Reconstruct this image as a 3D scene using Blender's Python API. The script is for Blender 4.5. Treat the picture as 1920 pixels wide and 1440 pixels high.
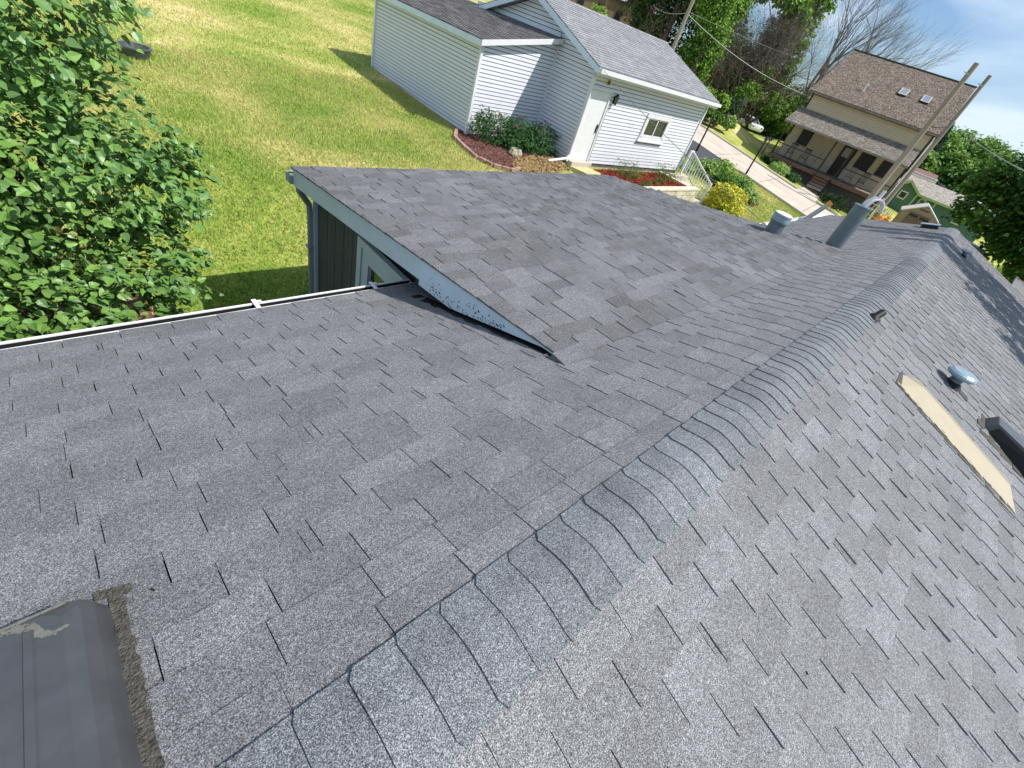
import bpy, math, random
import numpy as np
from mathutils import Vector, Matrix
for o in list(bpy.data.objects): bpy.data.objects.remove(o, do_unlink=True)
scene = bpy.context.scene
C = scene.collection
R_ = math.radians

# ------------------------------------------------------------------ camera
# world axes: X runs along our own ridge, Y to the left of it, Z up; the lens is the origin
CAM = ((0.714211738, -0.286411951, 0.638646841),
       (-0.644510499, -0.624954243, 0.440497912),
       (0.272961186, -0.726223374, -0.630945165))      # columns: right, down, forward
FPX = 825.294                                            # focal length for a 1920 px wide picture
cd = bpy.data.cameras.new('camera')
cam = bpy.data.objects.new('camera', cd); C.objects.link(cam)
cd.sensor_width = 36; cd.lens = 36 * FPX / 1920; cd.clip_start = 0.05; cd.clip_end = 1500
mw = Matrix.Identity(4)
for i in range(3):
    mw[i][0] = CAM[i][0]; mw[i][1] = -CAM[i][1]; mw[i][2] = -CAM[i][2]
cam.matrix_world = mw
scene.camera = cam

# ------------------------------------------------------------------ light
SUN = Vector((0.58, -1.0, 1.50)).normalized()
SUN_EL = math.asin(SUN.z); SUN_ROT = math.atan2(SUN.x, SUN.y)
w = bpy.data.worlds.new('World'); scene.world = w; w.use_nodes = True
nt = w.node_tree; nt.nodes.clear()
def N(t, typ, **kw):
    n = t.nodes.new(typ)
    for k, v in kw.items():
        if k.startswith('i_'): n.inputs[k[2:].replace('_', ' ')].default_value = v
        else: setattr(n, k, v)
    return n
sky = N(nt, 'ShaderNodeTexSky', sky_type='NISHITA', sun_disc=False, sun_elevation=SUN_EL, sun_rotation=SUN_ROT,
        altitude=200, air_density=1.0, dust_density=1.0, ozone_density=2.0)
tc = N(nt, 'ShaderNodeTexCoord')
mp = N(nt, 'ShaderNodeMapping'); mp.inputs['Scale'].default_value = (1.2, 2.0, 7.5); mp.inputs['Rotation'].default_value = (0.16, -0.10, 0.3)
nz = N(nt, 'ShaderNodeTexNoise', i_Scale=1.7, i_Detail=7.0, i_Roughness=0.5, i_Distortion=0.5)
rp = N(nt, 'ShaderNodeValToRGB'); rp.color_ramp.elements[0].position = 0.38; rp.color_ramp.elements[1].position = 0.66
rp.color_ramp.elements[0].color = (0.10, 0.10, 0.10, 1); rp.color_ramp.elements[1].color = (0.82, 0.82, 0.82, 1)
mx = N(nt, 'ShaderNodeMixRGB'); mx.inputs['Color2'].default_value = (9.8, 11.2, 12.8, 1)
tint = N(nt, 'ShaderNodeMixRGB', blend_type='MULTIPLY'); tint.inputs['Fac'].default_value = 1; tint.inputs['Color2'].default_value = (0.85, 1.12, 1.38, 1)
bg = N(nt, 'ShaderNodeBackground', i_Strength=0.085)
ow = N(nt, 'ShaderNodeOutputWorld')
L = nt.links.new
L(tc.outputs['Generated'], mp.inputs['Vector']); L(mp.outputs['Vector'], nz.inputs['Vector']); L(nz.outputs['Fac'], rp.inputs['Fac'])
L(sky.outputs['Color'], tint.inputs['Color1']); L(tint.outputs['Color'], mx.inputs['Color1']); L(rp.outputs['Color'], mx.inputs['Fac'])
L(mx.outputs['Color'], bg.inputs['Color']); L(bg.outputs['Background'], ow.inputs['Surface'])
sd = bpy.data.lights.new('sun', 'SUN'); sd.energy = 5.0; sd.angle = R_(0.53); sd.color = (1.0, 0.955, 0.88)
so = bpy.data.objects.new('sun', sd); C.objects.link(so)
so.rotation_euler = SUN.to_track_quat('Z', 'Y').to_euler()
scene.view_settings.view_transform = 'Standard'; scene.view_settings.look = 'None'
scene.view_settings.exposure = 0.12; scene.view_settings.gamma = 1; scene.view_settings.use_curve_mapping = False

# ------------------------------------------------------------------ helpers
ORG = {}
def org(o): return ORG.get(o.name, Vector((0, 0, 0))) if o else Vector((0, 0, 0))
class Mb:
    def __init__(s): s.v = []; s.f = []; s.m = []
    def poly(s, pts, m=0):
        n = len(s.v); s.v += [tuple(p) for p in pts]; s.f.append(tuple(range(n, n + len(pts)))); s.m.append(m)
    def hexa(s, p, m=0, mt=None):
        n = len(s.v); s.v += [tuple(q) for q in p]
        for k, f in enumerate(((3, 2, 1, 0), (4, 5, 6, 7), (0, 1, 5, 4), (1, 2, 6, 5), (2, 3, 7, 6), (3, 0, 4, 7))):
            s.f.append(tuple(n + i for i in f)); s.m.append(mt if (k == 1 and mt is not None) else m)
    def box(s, c, d, ax=None, m=0):
        c = Vector(c); ax = ax or (Vector((1, 0, 0)), Vector((0, 1, 0)), Vector((0, 0, 1)))
        a, b, e = [Vector(ax[i]) * d[i] / 2 for i in range(3)]
        s.hexa([c - a - b - e, c + a - b - e, c + a + b - e, c - a + b - e, c - a - b + e, c + a - b + e, c + a + b + e, c - a + b + e], m)
    def beam(s, a, b, wd, ht, up=(0, 0, 1), m=0):
        a = Vector(a); b = Vector(b); d = (b - a).normalized(); up = Vector(up)
        sd_ = d.cross(up); sd_ = sd_.normalized() if sd_.length > 1e-6 else Vector((1, 0, 0)); u = sd_.cross(d)
        s.box((a + b) / 2, ((b - a).length, wd, ht), (d, sd_, u), m)
    def tube(s, pts, rad, n=8, m=0, caps=True):
        pts = [Vector(p) for p in pts]; rad = rad if hasattr(rad, '__len__') else [rad] * len(pts)
        base = len(s.v); ref = None
        for i, p in enumerate(pts):
            d = (pts[min(i + 1, len(pts) - 1)] - pts[max(i - 1, 0)]).normalized()
            if ref is None: ref = Vector((0, 0, 1)) if abs(d.z) < .9 else Vector((1, 0, 0))
            a = d.cross(ref).normalized(); b = a.cross(d)
            ref = b
            for k in range(n):
                t = 2 * math.pi * k / n; s.v.append(tuple(p + (a * math.cos(t) + b * math.sin(t)) * rad[i]))
        for i in range(len(pts) - 1):
            for k in range(n):
                q = base + i * n; s.f.append((q + k, q + (k + 1) % n, q + n + (k + 1) % n, q + n + k)); s.m.append(m)
        if caps:
            s.f.append(tuple(base + k for k in range(n))[::-1]); s.m.append(m)
            e = base + (len(pts) - 1) * n; s.f.append(tuple(e + k for k in range(n))); s.m.append(m)
    def lathe(s, c, prof, n=20, m=0, axis=(0, 0, 1), sq=None):
        ax = Vector(axis).normalized(); a = ax.orthogonal().normalized(); b = ax.cross(a); c = Vector(c); base = len(s.v)
        for r, z in prof:
            for k in range(n):
                t = 2 * math.pi * k / n; s.v.append(tuple(c + ax * z + (a * math.cos(t) + b * math.sin(t)) * max(r, 1e-4)))
        for i in range(len(prof) - 1):
            for k in range(n):
                q = base + i * n; s.f.append((q + k, q + (k + 1) % n, q + n + (k + 1) % n, q + n + k)); s.m.append(m)
    def blob(s, c, r, n=8, m=0, rng=None, j=.12):
        c = Vector(c); base = len(s.v); rr = rng or random.Random(1)
        rows = n // 2 + 1
        for i in range(rows):
            ph = math.pi * i / (rows - 1)
            for k in range(n):
                t = 2 * math.pi * k / n; q = 1 + rr.uniform(-j, j)
                s.v.append((c.x + r[0] * q * math.sin(ph) * math.cos(t), c.y + r[1] * q * math.sin(ph) * math.sin(t), c.z + r[2] * q * math.cos(ph)))
        for i in range(rows - 1):
            for k in range(n):
                q = base + i * n; s.f.append((q + k, q + n + k, q + n + (k + 1) % n, q + (k + 1) % n)); s.m.append(m)
    def build(s, name, mats, parent=None, label=None, cat=None, group=None, kind=None, smooth=False, bevel=0):
        me = bpy.data.meshes.new(name); o0 = org(parent)
        vs = s.v if o0.length == 0 else [(x - o0.x, y - o0.y, z - o0.z) for x, y, z in s.v]
        me.from_pydata(vs, [], s.f)
        mats = mats if isinstance(mats, (list, tuple)) else [mats]
        for q in mats: me.materials.append(q)
        if len(mats) > 1: me.polygons.foreach_set('material_index', s.m)
        if smooth: me.polygons.foreach_set('use_smooth', [True] * len(me.polygons))
        me.validate(); me.update()
        ob = bpy.data.objects.new(name, me); C.objects.link(ob)
        if bevel:
            bm = ob.modifiers.new('bevel', 'BEVEL'); bm.width = bevel; bm.segments = 2; bm.limit_method = 'ANGLE'
        return fin(ob, parent, label, cat, group, kind, o0)
def fin(ob, parent=None, label=None, cat=None, group=None, kind=None, o0=None):
    if parent: ob.parent = parent
    ORG[ob.name] = o0 if (parent and o0 is not None) else Vector((0, 0, 0))
    if label: ob['label'] = label
    if cat: ob['category'] = cat
    if group: ob['group'] = group
    if kind: ob['kind'] = kind
    return ob
def thing(name, loc, label, cat, group=None):
    o = bpy.data.objects.new(name, None); C.objects.link(o); o.location = loc; o.empty_display_size = .2
    o['label'] = label; o['category'] = cat
    if group: o['group'] = group
    ORG[o.name] = Vector(loc)
    return o
def fast(name, V, F, mat_, parent=None, smooth=False, **kw):
    """uniform faces, numpy arrays"""
    me = bpy.data.meshes.new(name); o0 = org(parent); V = np.asarray(V, float) - np.array(o0)
    F = np.asarray(F, np.int32); k = F.shape[1]
    me.vertices.add(len(V)); me.vertices.foreach_set('co', V.ravel().astype(np.float32))
    me.loops.add(F.size); me.loops.foreach_set('vertex_index', F.ravel())
    me.polygons.add(len(F)); me.polygons.foreach_set('loop_start', np.arange(0, F.size, k, dtype=np.int32))
    me.polygons.foreach_set('loop_total', np.full(len(F), k, np.int32))
    me.polygons.foreach_set('use_smooth', np.full(len(F), bool(smooth)))
    me.materials.append(mat_); me.update(calc_edges=True)
    ob = bpy.data.objects.new(name, me); C.objects.link(ob)
    return fin(ob, parent, kw.get('label'), kw.get('cat'), kw.get('group'), kw.get('kind'), o0)
def copy_tree(o, parent=None):
    c = o.copy(); C.objects.link(c); c.parent = parent
    for k in ('category', 'label', 'group'):
        if parent is not None and k == 'category' and k in c: del c[k]
    for ch in list(o.children): copy_tree(ch, c)
    return c

# ------------------------------------------------------------------ materials
def mat(name, col, rough=.7, var=.12, scale=6., bump=0., bscale=60., metal=0., spec=.4, tone=0., col2=None, warp=(1, 1, 1), trans=0., det=4.):
    m = bpy.data.materials.new(name); m.use_nodes = True; t = m.node_tree; t.nodes.clear(); K = t.links.new
    out = N(t, 'ShaderNodeOutputMaterial'); b = N(t, 'ShaderNodeBsdfPrincipled')
    b.inputs['Roughness'].default_value = rough; b.inputs['Metallic'].default_value = metal; b.inputs['Specular IOR Level'].default_value = spec
    g = N(t, 'ShaderNodeNewGeometry'); mp_ = N(t, 'ShaderNodeMapping'); mp_.inputs['Scale'].default_value = warp
    K(g.outputs['Position'], mp_.inputs['Vector'])
    n1 = N(t, 'ShaderNodeTexNoise', i_Scale=scale, i_Detail=det, i_Roughness=.6); K(mp_.outputs['Vector'], n1.inputs['Vector'])
    r = N(t, 'ShaderNodeMapRange'); r.inputs['From Min'].default_value = .3; r.inputs['From Max'].default_value = .7
    K(n1.outputs['Fac'], r.inputs['Value'])
    mix = N(t, 'ShaderNodeMixRGB')
    c2 = col2 or tuple(c * (1 + var) for c in col); c1 = col if col2 else tuple(c * (1 - var) for c in col)
    mix.inputs['Color1'].default_value = (*c1, 1); mix.inputs['Color2'].default_value = (*c2, 1)
    K(r.outputs['Result'], mix.inputs['Fac']); last = mix.outputs['Color']
    if tone:
        oi = N(t, 'ShaderNodeObjectInfo'); ad = N(t, 'ShaderNodeMath', operation='ADD'); fr = N(t, 'ShaderNodeMath', operation='FRACT')
        K(oi.outputs['Random'], ad.inputs[0]); K(g.outputs['Random Per Island'], ad.inputs[1]); K(ad.outputs[0], fr.inputs[0])
        r2 = N(t, 'ShaderNodeMapRange'); r2.inputs['To Min'].default_value = 1 - tone; r2.inputs['To Max'].default_value = 1 + tone
        K(fr.outputs[0], r2.inputs['Value'])
        mu = N(t, 'ShaderNodeVectorMath', operation='SCALE'); K(last, mu.inputs[0]); K(r2.outputs['Result'], mu.inputs['Scale']); last = mu.outputs[0]
    K(last, b.inputs['Base Color'])
    if bump:
        n2 = N(t, 'ShaderNodeTexNoise', i_Scale=bscale, i_Detail=3.); K(mp_.outputs['Vector'], n2.inputs['Vector'])
        bp = N(t, 'ShaderNodeBump', i_Strength=bump, i_Distance=.02); K(n2.outputs['Fac'], bp.inputs['Height']); K(bp.outputs['Normal'], b.inputs['Normal'])
    sh = b.outputs['BSDF']
    if trans:
        tr = N(t, 'ShaderNodeBsdfTranslucent'); K(last, tr.inputs['Color']); ms = N(t, 'ShaderNodeMixShader'); ms.inputs['Fac'].default_value = trans
        K(sh, ms.inputs[1]); K(tr.outputs['BSDF'], ms.inputs[2]); sh = ms.outputs[0]
    K(sh, out.inputs['Surface'])
    return m

def shingle_mat(name, dark, mid, light, gscale=330., tone=.10, blotch=.10, streak=0., bump=.6, tintvar=0.):
    m = bpy.data.materials.new(name); m.use_nodes = True; t = m.node_tree; t.nodes.clear(); K = t.links.new
    out = N(t, 'ShaderNodeOutputMaterial'); b = N(t, 'ShaderNodeBsdfPrincipled', i_Roughness=.92); b.inputs['Specular IOR Level'].default_value = .35
    g = N(t, 'ShaderNodeNewGeometry')
    gr = N(t, 'ShaderNodeTexNoise', i_Scale=gscale, i_Detail=2.5, i_Roughness=.75); K(g.outputs['Position'], gr.inputs['Vector'])
    cr = N(t, 'ShaderNodeValToRGB'); e = cr.color_ramp.elements
    e[0].position = .36; e[0].color = (*dark, 1); e[1].position = .64; e[1].color = (*light, 1)
    q = e.new(.5); q.color = (*mid, 1)
    K(gr.outputs['Fac'], cr.inputs['Fac']); last = cr.outputs['Color']
    def scaleby(last, sock):
        mu = N(t, 'ShaderNodeVectorMath', operation='SCALE'); K(last, mu.inputs[0]); K(sock, mu.inputs['Scale']); return mu.outputs[0]
    oi = N(t, 'ShaderNodeObjectInfo'); ad = N(t, 'ShaderNodeMath', operation='ADD'); fr = N(t, 'ShaderNodeMath', operation='FRACT')
    K(oi.outputs['Random'], ad.inputs[0]); K(g.outputs['Random Per Island'], ad.inputs[1]); K(ad.outputs[0], fr.inputs[0])
    r2 = N(t, 'ShaderNodeMapRange'); r2.inputs['To Min'].default_value = 1 - tone; r2.inputs['To Max'].default_value = 1 + tone
    K(fr.outputs[0], r2.inputs['Value']); last = scaleby(last, r2.outputs['Result'])
    bl = N(t, 'ShaderNodeTexNoise', i_Scale=2.2, i_Detail=6., i_Roughness=.65); K(g.outputs['Position'], bl.inputs['Vector'])
    r3 = N(t, 'ShaderNodeMapRange'); r3.inputs['From Min'].default_value = .3; r3.inputs['From Max'].default_value = .7
    r3.inputs['To Min'].default_value = 1 - blotch; r3.inputs['To Max'].default_value = 1 + blotch
    K(bl.outputs['Fac'], r3.inputs['Value']); last = scaleby(last, r3.outputs['Result'])
    sm = N(t, 'ShaderNodeTexNoise', i_Scale=14., i_Detail=5., i_Roughness=.7); K(g.outputs['Position'], sm.inputs['Vector'])
    r4 = N(t, 'ShaderNodeMapRange'); r4.inputs['From Min'].default_value = .3; r4.inputs['From Max'].default_value = .7
    r4.inputs['To Min'].default_value = .9; r4.inputs['To Max'].default_value = 1.1
    K(sm.outputs['Fac'], r4.inputs['Value']); last = scaleby(last, r4.outputs['Result'])
    md_ = N(t, 'ShaderNodeTexNoise', i_Scale=gscale * .27, i_Detail=2., i_Roughness=.6); K(g.outputs['Position'], md_.inputs['Vector'])
    r6 = N(t, 'ShaderNodeMapRange'); r6.inputs['From Min'].default_value = .3; r6.inputs['From Max'].default_value = .7
    r6.inputs['To Min'].default_value = .74; r6.inputs['To Max'].default_value = 1.26
    K(md_.outputs['Fac'], r6.inputs['Value']); last = scaleby(last, r6.outputs['Result'])
    if streak:
        mp_ = N(t, 'ShaderNodeMapping'); mp_.inputs['Scale'].default_value = (1.5, .16, .16); mp_.inputs['Rotation'].default_value = (0, 0, .17)
        K(g.outputs['Position'], mp_.inputs['Vector'])
        st = N(t, 'ShaderNodeTexNoise', i_Scale=1.0, i_Detail=3.); K(mp_.outputs['Vector'], st.inputs['Vector'])
        r5 = N(t, 'ShaderNodeMapRange'); r5.inputs['From Min'].default_value = .35; r5.inputs['From Max'].default_value = .65
        r5.inputs['To Min'].default_value = 1 - streak; r5.inputs['To Max'].default_value = 1 + streak
        K(st.outputs['Fac'], r5.inputs['Value']); last = scaleby(last, r5.outputs['Result'])
    K(last, b.inputs['Base Color'])
    bp = N(t, 'ShaderNodeBump', i_Strength=bump, i_Distance=.0015); K(gr.outputs['Fac'], bp.inputs['Height']); K(bp.outputs['Normal'], b.inputs['Normal'])
    K(b.outputs['BSDF'], out.inputs['Surface'])
    return m

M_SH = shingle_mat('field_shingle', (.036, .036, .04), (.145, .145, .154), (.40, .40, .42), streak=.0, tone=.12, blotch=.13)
M_SHF = shingle_mat('weathered_shingle', (.028, .028, .031), (.112, .110, .118), (.33, .33, .345), streak=.15, blotch=.07, tone=.19)
M_SHR = shingle_mat('sunny_shingle', (.038, .038, .041), (.147, .149, .156), (.43, .43, .45), tone=.13, blotch=.12)  # same shingles as the shady slope, the slope's brightness tuned into the colour
M_CAP = shingle_mat('ridge_shingle', (.035, .038, .045), (.13, .139, .152), (.40, .42, .445), blotch=.20, tone=.09)
M_DECK = mat('black_felt', (.012, .012, .013), .95, .2, 20)
M_BLACK = mat('black_rubber', (.012, .012, .013), .55, .3, 20, spec=.3)
M_TAR = mat('roof_mastic', (.10, .092, .078), .8, .5, 70, bump=.8, bscale=150)
M_WHITE = mat('white_paint', (.72, .73, .75), .45, .05, 5)
M_PALE = mat('pale_blue_fascia', (.58, .68, .76), .5, .07, 4)
M_PALES = mat('speckled_fascia', (.62, .74, .84), .5, .07, 4)
M_GUT = mat('white_gutter', (.82, .82, .82), .4, .05, 9)
M_GUTG = mat('grey_green_gutter', (.30, .36, .36), .5, .08, 6)
M_GREYB = mat('grey_stained_board', (.085, .10, .105), .75, .22, 7, warp=(1, 1, .12), tone=.15)
M_SIDE = mat('white_vinyl_siding', (.72, .74, .80), .45, .04, 3, tone=.02)
M_GROOVE_SHADE = mat('siding_groove_shade', (.10, .11, .13), .8, .1, 5)  # dark wall backing: contact shade under the lap boards is put into this colour
M_GLASS = mat('dark_glass', (.02, .024, .028), .06, .3, 3, spec=.8)
M_GLASSG = mat('greenish_glass', (.035, .05, .03), .08, .8, 9, spec=.8)
M_BOX = mat('dark_grey_plastic', (.075, .078, .084), .34, .18, 9, spec=.5)
M_BOXR = mat('worn_sealant', (.17, .17, .15), .8, .2, 30)
M_BEIGE = mat('cream_metal', (.43, .37, .26), .45, .05, 6)
M_PIPE = mat('grey_blue_metal', (.14, .18, .205), .38, .15, 10, metal=.25)
M_PIPEL = mat('light_blue_metal', (.27, .37, .43), .35, .10, 14, metal=.1)
M_CAPW = mat('rusty_white_lid', (.70, .68, .63), .5, .3, 18, col2=(.80, .80, .78))
M_GARR = shingle_mat('garage_shingle', (.10, .10, .105), (.27, .27, .285), (.46, .46, .48), gscale=120., tone=.13, blotch=.08)
M_CONC = mat('pale_concrete', (.50, .45, .38), .9, .08, 1.2, bump=.2, bscale=30)
M_ROAD = mat('concrete_road', (.53, .45, .375), .9, .15, .9, bump=.2, bscale=25, det=8)
M_ASPH = mat('asphalt', (.060, .062, .068), .9, .15, 6, bump=.3)
M_STONE = mat('cream_stone', (.55, .50, .40), .9, .15, 4, bump=.5, bscale=20, tone=.12)
M_YSTONE = mat('yellow_flagstone', (.55, .47, .25), .9, .15, 5, bump=.4)
M_EDGE = mat('pink_edging_stone', (.36, .22, .18), .9, .2, 12, tone=.2)
M_ROCK = mat('tan_rock', (.40, .36, .25), .9, .3, 9, bump=.6, bscale=25)
M_REDM = mat('red_mulch', (.30, .055, .028), .95, .5, 20, tone=.5)
M_REDG = mat('red_mulch_bed', (.20, .05, .03), .95, .5, 25, bump=.8, bscale=60)
M_BRM = mat('brown_mulch', (.16, .07, .055), .95, .5, 25, bump=.8, bscale=60)
M_BRC = mat('brown_mulch_chip', (.19, .085, .07), .95, .5, 25, tone=.5)
M_STRAW = mat('straw_patch', (.42, .29, .14), .95, .4, 30, tone=.3)
M_BARK = mat('bark', (.11, .085, .065), .9, .35, 6, bump=.5, bscale=30)
M_BARKG = mat('grey_bark', (.18, .155, .145), .9, .3, 6)
M_BARKT = mat('twig_brown', (.17, .14, .10), .9, .3, 3)
M_POLE = mat('weathered_pole', (.27, .235, .19), .9, .25, 3, warp=(1, 1, .1))
M_LIL = mat('lilac_leaf', (.105, .225, .045), .42, .3, 2.2, col2=(.22, .38, .085), tone=.28, trans=.22, spec=.4)
M_LILD = mat('lilac_leaf_bluish', (.11, .23, .065), .4, .3, 1.2, col2=(.18, .33, .10), tone=.25, trans=.22, spec=.5)
def leafm(name, a, b, tone=.3, trans=.3): return mat(name, a, .6, .3, .7, col2=b, tone=tone, trans=trans, spec=.25)
M_LF_D = leafm('dark_leaf', (.020, .055, .014), (.045, .10, .022))
M_LF_M = leafm('mid_leaf', (.065, .16, .025), (.15, .29, .045))
M_LF_L = leafm('light_leaf', (.20, .36, .045), (.32, .50, .075))
M_LF_Y = leafm('yellow_leaf', (.62, .56, .05), (.85, .75, .10))
M_LF_H = leafm('hosta_leaf', (.26, .42, .10), (.45, .58, .22))
M_LF_P = leafm('peony_leaf', (.04, .12, .03), (.09, .21, .06))
M_LF_MP = leafm('maple_leaf', (.045, .12, .018), (.14, .29, .04), tone=.35, trans=.35)
M_LF_F = leafm('forest_leaf', (.15, .28, .045), (.30, .46, .10))
M_LF_G = leafm('bluish_conifer', (.04, .09, .055), (.06, .12, .07))
M_BLOS = leafm('magenta_blossom', (.30, .06, .14), (.42, .10, .22))
M_REDF = mat('red_flower', (.35, .05, .05), .7, .3, 9)

# ------------------------------------------------------------------ ground and road
HY = R_(7.26); U2 = Vector((-math.sin(HY), math.cos(HY), 0)); W2 = Vector((math.cos(HY), math.sin(HY), 0)); ZV = Vector((0, 0, 1))
def TH(u, w_, z): return U2 * u + W2 * w_ + ZV * z            # street frame: u along the street, w away from us
GYA = R_(-2.639); GU = Vector((math.cos(GYA), math.sin(GYA), 0)); GV = Vector((-math.sin(GYA), math.cos(GYA), 0))
def TG(u, v, z): return GU * u + GV * v + ZV * z              # garage frame
def sst(a, b, x):
    t = min(1, max(0, (x - a) / (b - a))); return t * t * (3 - 2 * t)
def ground(x, y):
    u = U2.x * x + U2.y * y; w_ = W2.x * x + W2.y * y
    uu = u if u < 13 else 13 + (u - 13) * .45
    if uu > 22: uu = 22 + (uu - 22) * .3
    if uu < -8: uu = -8 + (uu + 8) * .2
    b = -4.95 + .146 * uu
    b += (min(-3.9, b) - b) * sst(50, 62, w_) * sst(9, 14, u)
    b += .85 * math.exp(-((w_ - 47.5) / 3.0) ** 2) * sst(9.5, 14, u)
    lawn = -3.37 + .035 * max(0, y - 12)
    e = 19.5 + max(0, y - 13) * 2.5
    t = sst(6.2, 9.3, y) * (1 - sst(11.8, 13.4, x) if y < 9.45 else 1 - sst(e, e + 5, x))
    return b + (lawn - b) * t

def grid(xs, ys, fz, name, m, kind='structure', tf=None, smooth=True, **kw):
    V = []
    for x in xs:
        for y in ys:
            p = tf(x, y) if tf else Vector((x, y, 0)); V.append((p.x, p.y, fz(p.x, p.y)))
    ny = len(ys); F = [(i * ny + j, (i + 1) * ny + j, (i + 1) * ny + j + 1, i * ny + j + 1) for i in range(len(xs) - 1) for j in range(ny - 1)]
    return fast(name, V, F, m, smooth=smooth, kind=kind, **kw)

def lawn_mat():
    m = bpy.data.materials.new('lawn'); m.use_nodes = True; t = m.node_tree; t.nodes.clear(); K = t.links.new
    out = N(t, 'ShaderNodeOutputMaterial'); b = N(t, 'ShaderNodeBsdfPrincipled', i_Roughness=.9); b.inputs['Specular IOR Level'].default_value = .1
    g = N(t, 'ShaderNodeNewGeometry')
    a = N(t, 'ShaderNodeTexNoise', i_Scale=.32, i_Detail=9., i_Roughness=.68, i_Distortion=.5); K(g.outputs['Position'], a.inputs['Vector'])
    f = N(t, 'ShaderNodeTexNoise', i_Scale=17., i_Detail=6., i_Roughness=.75); K(g.outputs['Position'], f.inputs['Vector'])
    md = N(t, 'ShaderNodeMixRGB'); md.inputs['Fac'].default_value = .42; K(a.outputs['Fac'], md.inputs['Color1']); K(f.outputs['Fac'], md.inputs['Color2'])
    cr = N(t, 'ShaderNodeValToRGB'); e = cr.color_ramp.elements
    e[0].position = .40; e[0].color = (.15, .26, .035, 1); e[1].position = .60; e[1].color = (.68, .57, .30, 1)
    q = e.new(.47); q.color = (.30, .355, .07, 1); q = e.new(.535); q.color = (.48, .45, .15, 1)
    K(md.outputs['Color'], cr.inputs['Fac']); K(cr.outputs['Color'], b.inputs['Base Color'])
    bp = N(t, 'ShaderNodeBump', i_Strength=.9, i_Distance=.03); K(f.outputs['Fac'], bp.inputs['Height']); K(bp.outputs['Normal'], b.inputs['Normal'])
    K(b.outputs['BSDF'], out.inputs['Surface']); return m
M_LAWN = lawn_mat()
M_BLADE = mat('grass_blade', (.21, .36, .05), .7, .3, .32, col2=(.68, .59, .26), tone=.35, trans=.25, spec=.1, det=9.)
def axis(lo, hi, near0, near1, fine, coarse):
    a = []; x = lo
    while x < hi:
        a.append(x); x += fine if near0 <= x <= near1 else coarse
    return a + [hi]
grid(axis(-60, 420, -6, 46, .5, 7), axis(-260, 260, -4, 62, .6, 7), ground, 'ground', M_LAWN)

def drape(us, ws, dz, name, m, tf=TH, **kw):
    return grid(us, ws, lambda x, y: ground(x, y) + dz, name, m, tf=lambda a, b: tf(a, b, 0), **kw)
fr = lambda a, b, n: [a + (b - a) * i / n for i in range(n + 1)]
for k in range(26):                                              # road slabs with joints between them
    a = -26 + k * 3.2
    drape(fr(a + .015, a + 3.185, 4), fr(33.0, 36.48, 2), .035, 'road', M_ROAD)
    drape(fr(a + .015, a + 3.185, 4), fr(36.52, 40.0, 2), .035, 'road', M_ROAD)
drape(fr(-26, 57, 60), fr(32.9, 40.1, 4), .015, 'road_joint_sand', M_TAR)
def kerb(w0, w1, u0, u1, name='kerb'):
    b = Mb(); n = int((u1 - u0) / 1.2)
    for i in range(n):
        a = u0 + (u1 - u0) * i / n; c = u0 + (u1 - u0) * (i + 1) / n - .02
        q = [TH(*p, 0) for p in ((a, w0), (c, w0), (c, w1), (a, w1))]
        lo = [Vector((p.x, p.y, ground(p.x, p.y) - .1)) for p in q]; hi = [Vector((p.x, p.y, ground(p.x, p.y) + .13)) for p in q]
        b.hexa(lo + hi)
    return b.build(name, M_CONC, kind='structure')
kerb(40.02, 40.28, -26, 3.0); kerb(40.02, 40.28, 4.6, 57)
kerb(32.72, 32.98, -26, 7.3); kerb(32.72, 32.98, 13.2, 57)
drape(fr(3.05, 4.55, 3), fr(40.0, 43.2, 5), .05, 'sidewalk', M_CONC)
drape(fr(7.4, 13.1, 8), fr(19.5, 32.95, 14), .03, 'driveway', M_ASPH)
drape(fr(13.1, 26, 8), fr(43.2, 44.0, 2), .03, 'path', M_STRAW)
b = Mb(); P0 = [TH(13.1, w_, 0) for w_ in fr(24, 32.7, 8)]
for p, q in zip(P0, P0[1:]): b.beam((p.x, p.y, ground(p.x, p.y) + .04), (q.x, q.y, ground(q.x, q.y) + .04), .12, .1)
b.build('driveway_border', M_CONC, kind='structure')

# ------------------------------------------------------------------ our own house
SHX0, SHX1 = -2.6, 17.55
house = thing('shingled_house', (8, -.2, -4.6), 'grey shingled house seen from its ridge, the roof filling the lower photo', 'house')
TH_ = math.atan(.333); cT, sT = math.cos(TH_), math.sin(TH_)
YR, ZR = .133, -1.202                                             # ridge crest
HX, HYY, HZ = 0, 1.121, -1.531                                    # hinge of the shallow roof
TF = math.atan(.1086); cF, sF = math.cos(TF), math.sin(TF)
XRAKE = 1.99
def xr(y): return 7.95 + (4.87 - y) * .345                        # far rake of the shallow roof
def zL(y): return ZR - (y - YR) * .333
def zR(y): return ZR + (y - YR) * .333
def zF(y): return HZ + .028 - (y - HYY) * .1086
EAVE_L, EAVE_R, EAVE_F = 2.96, -4.3, 5.05
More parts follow.
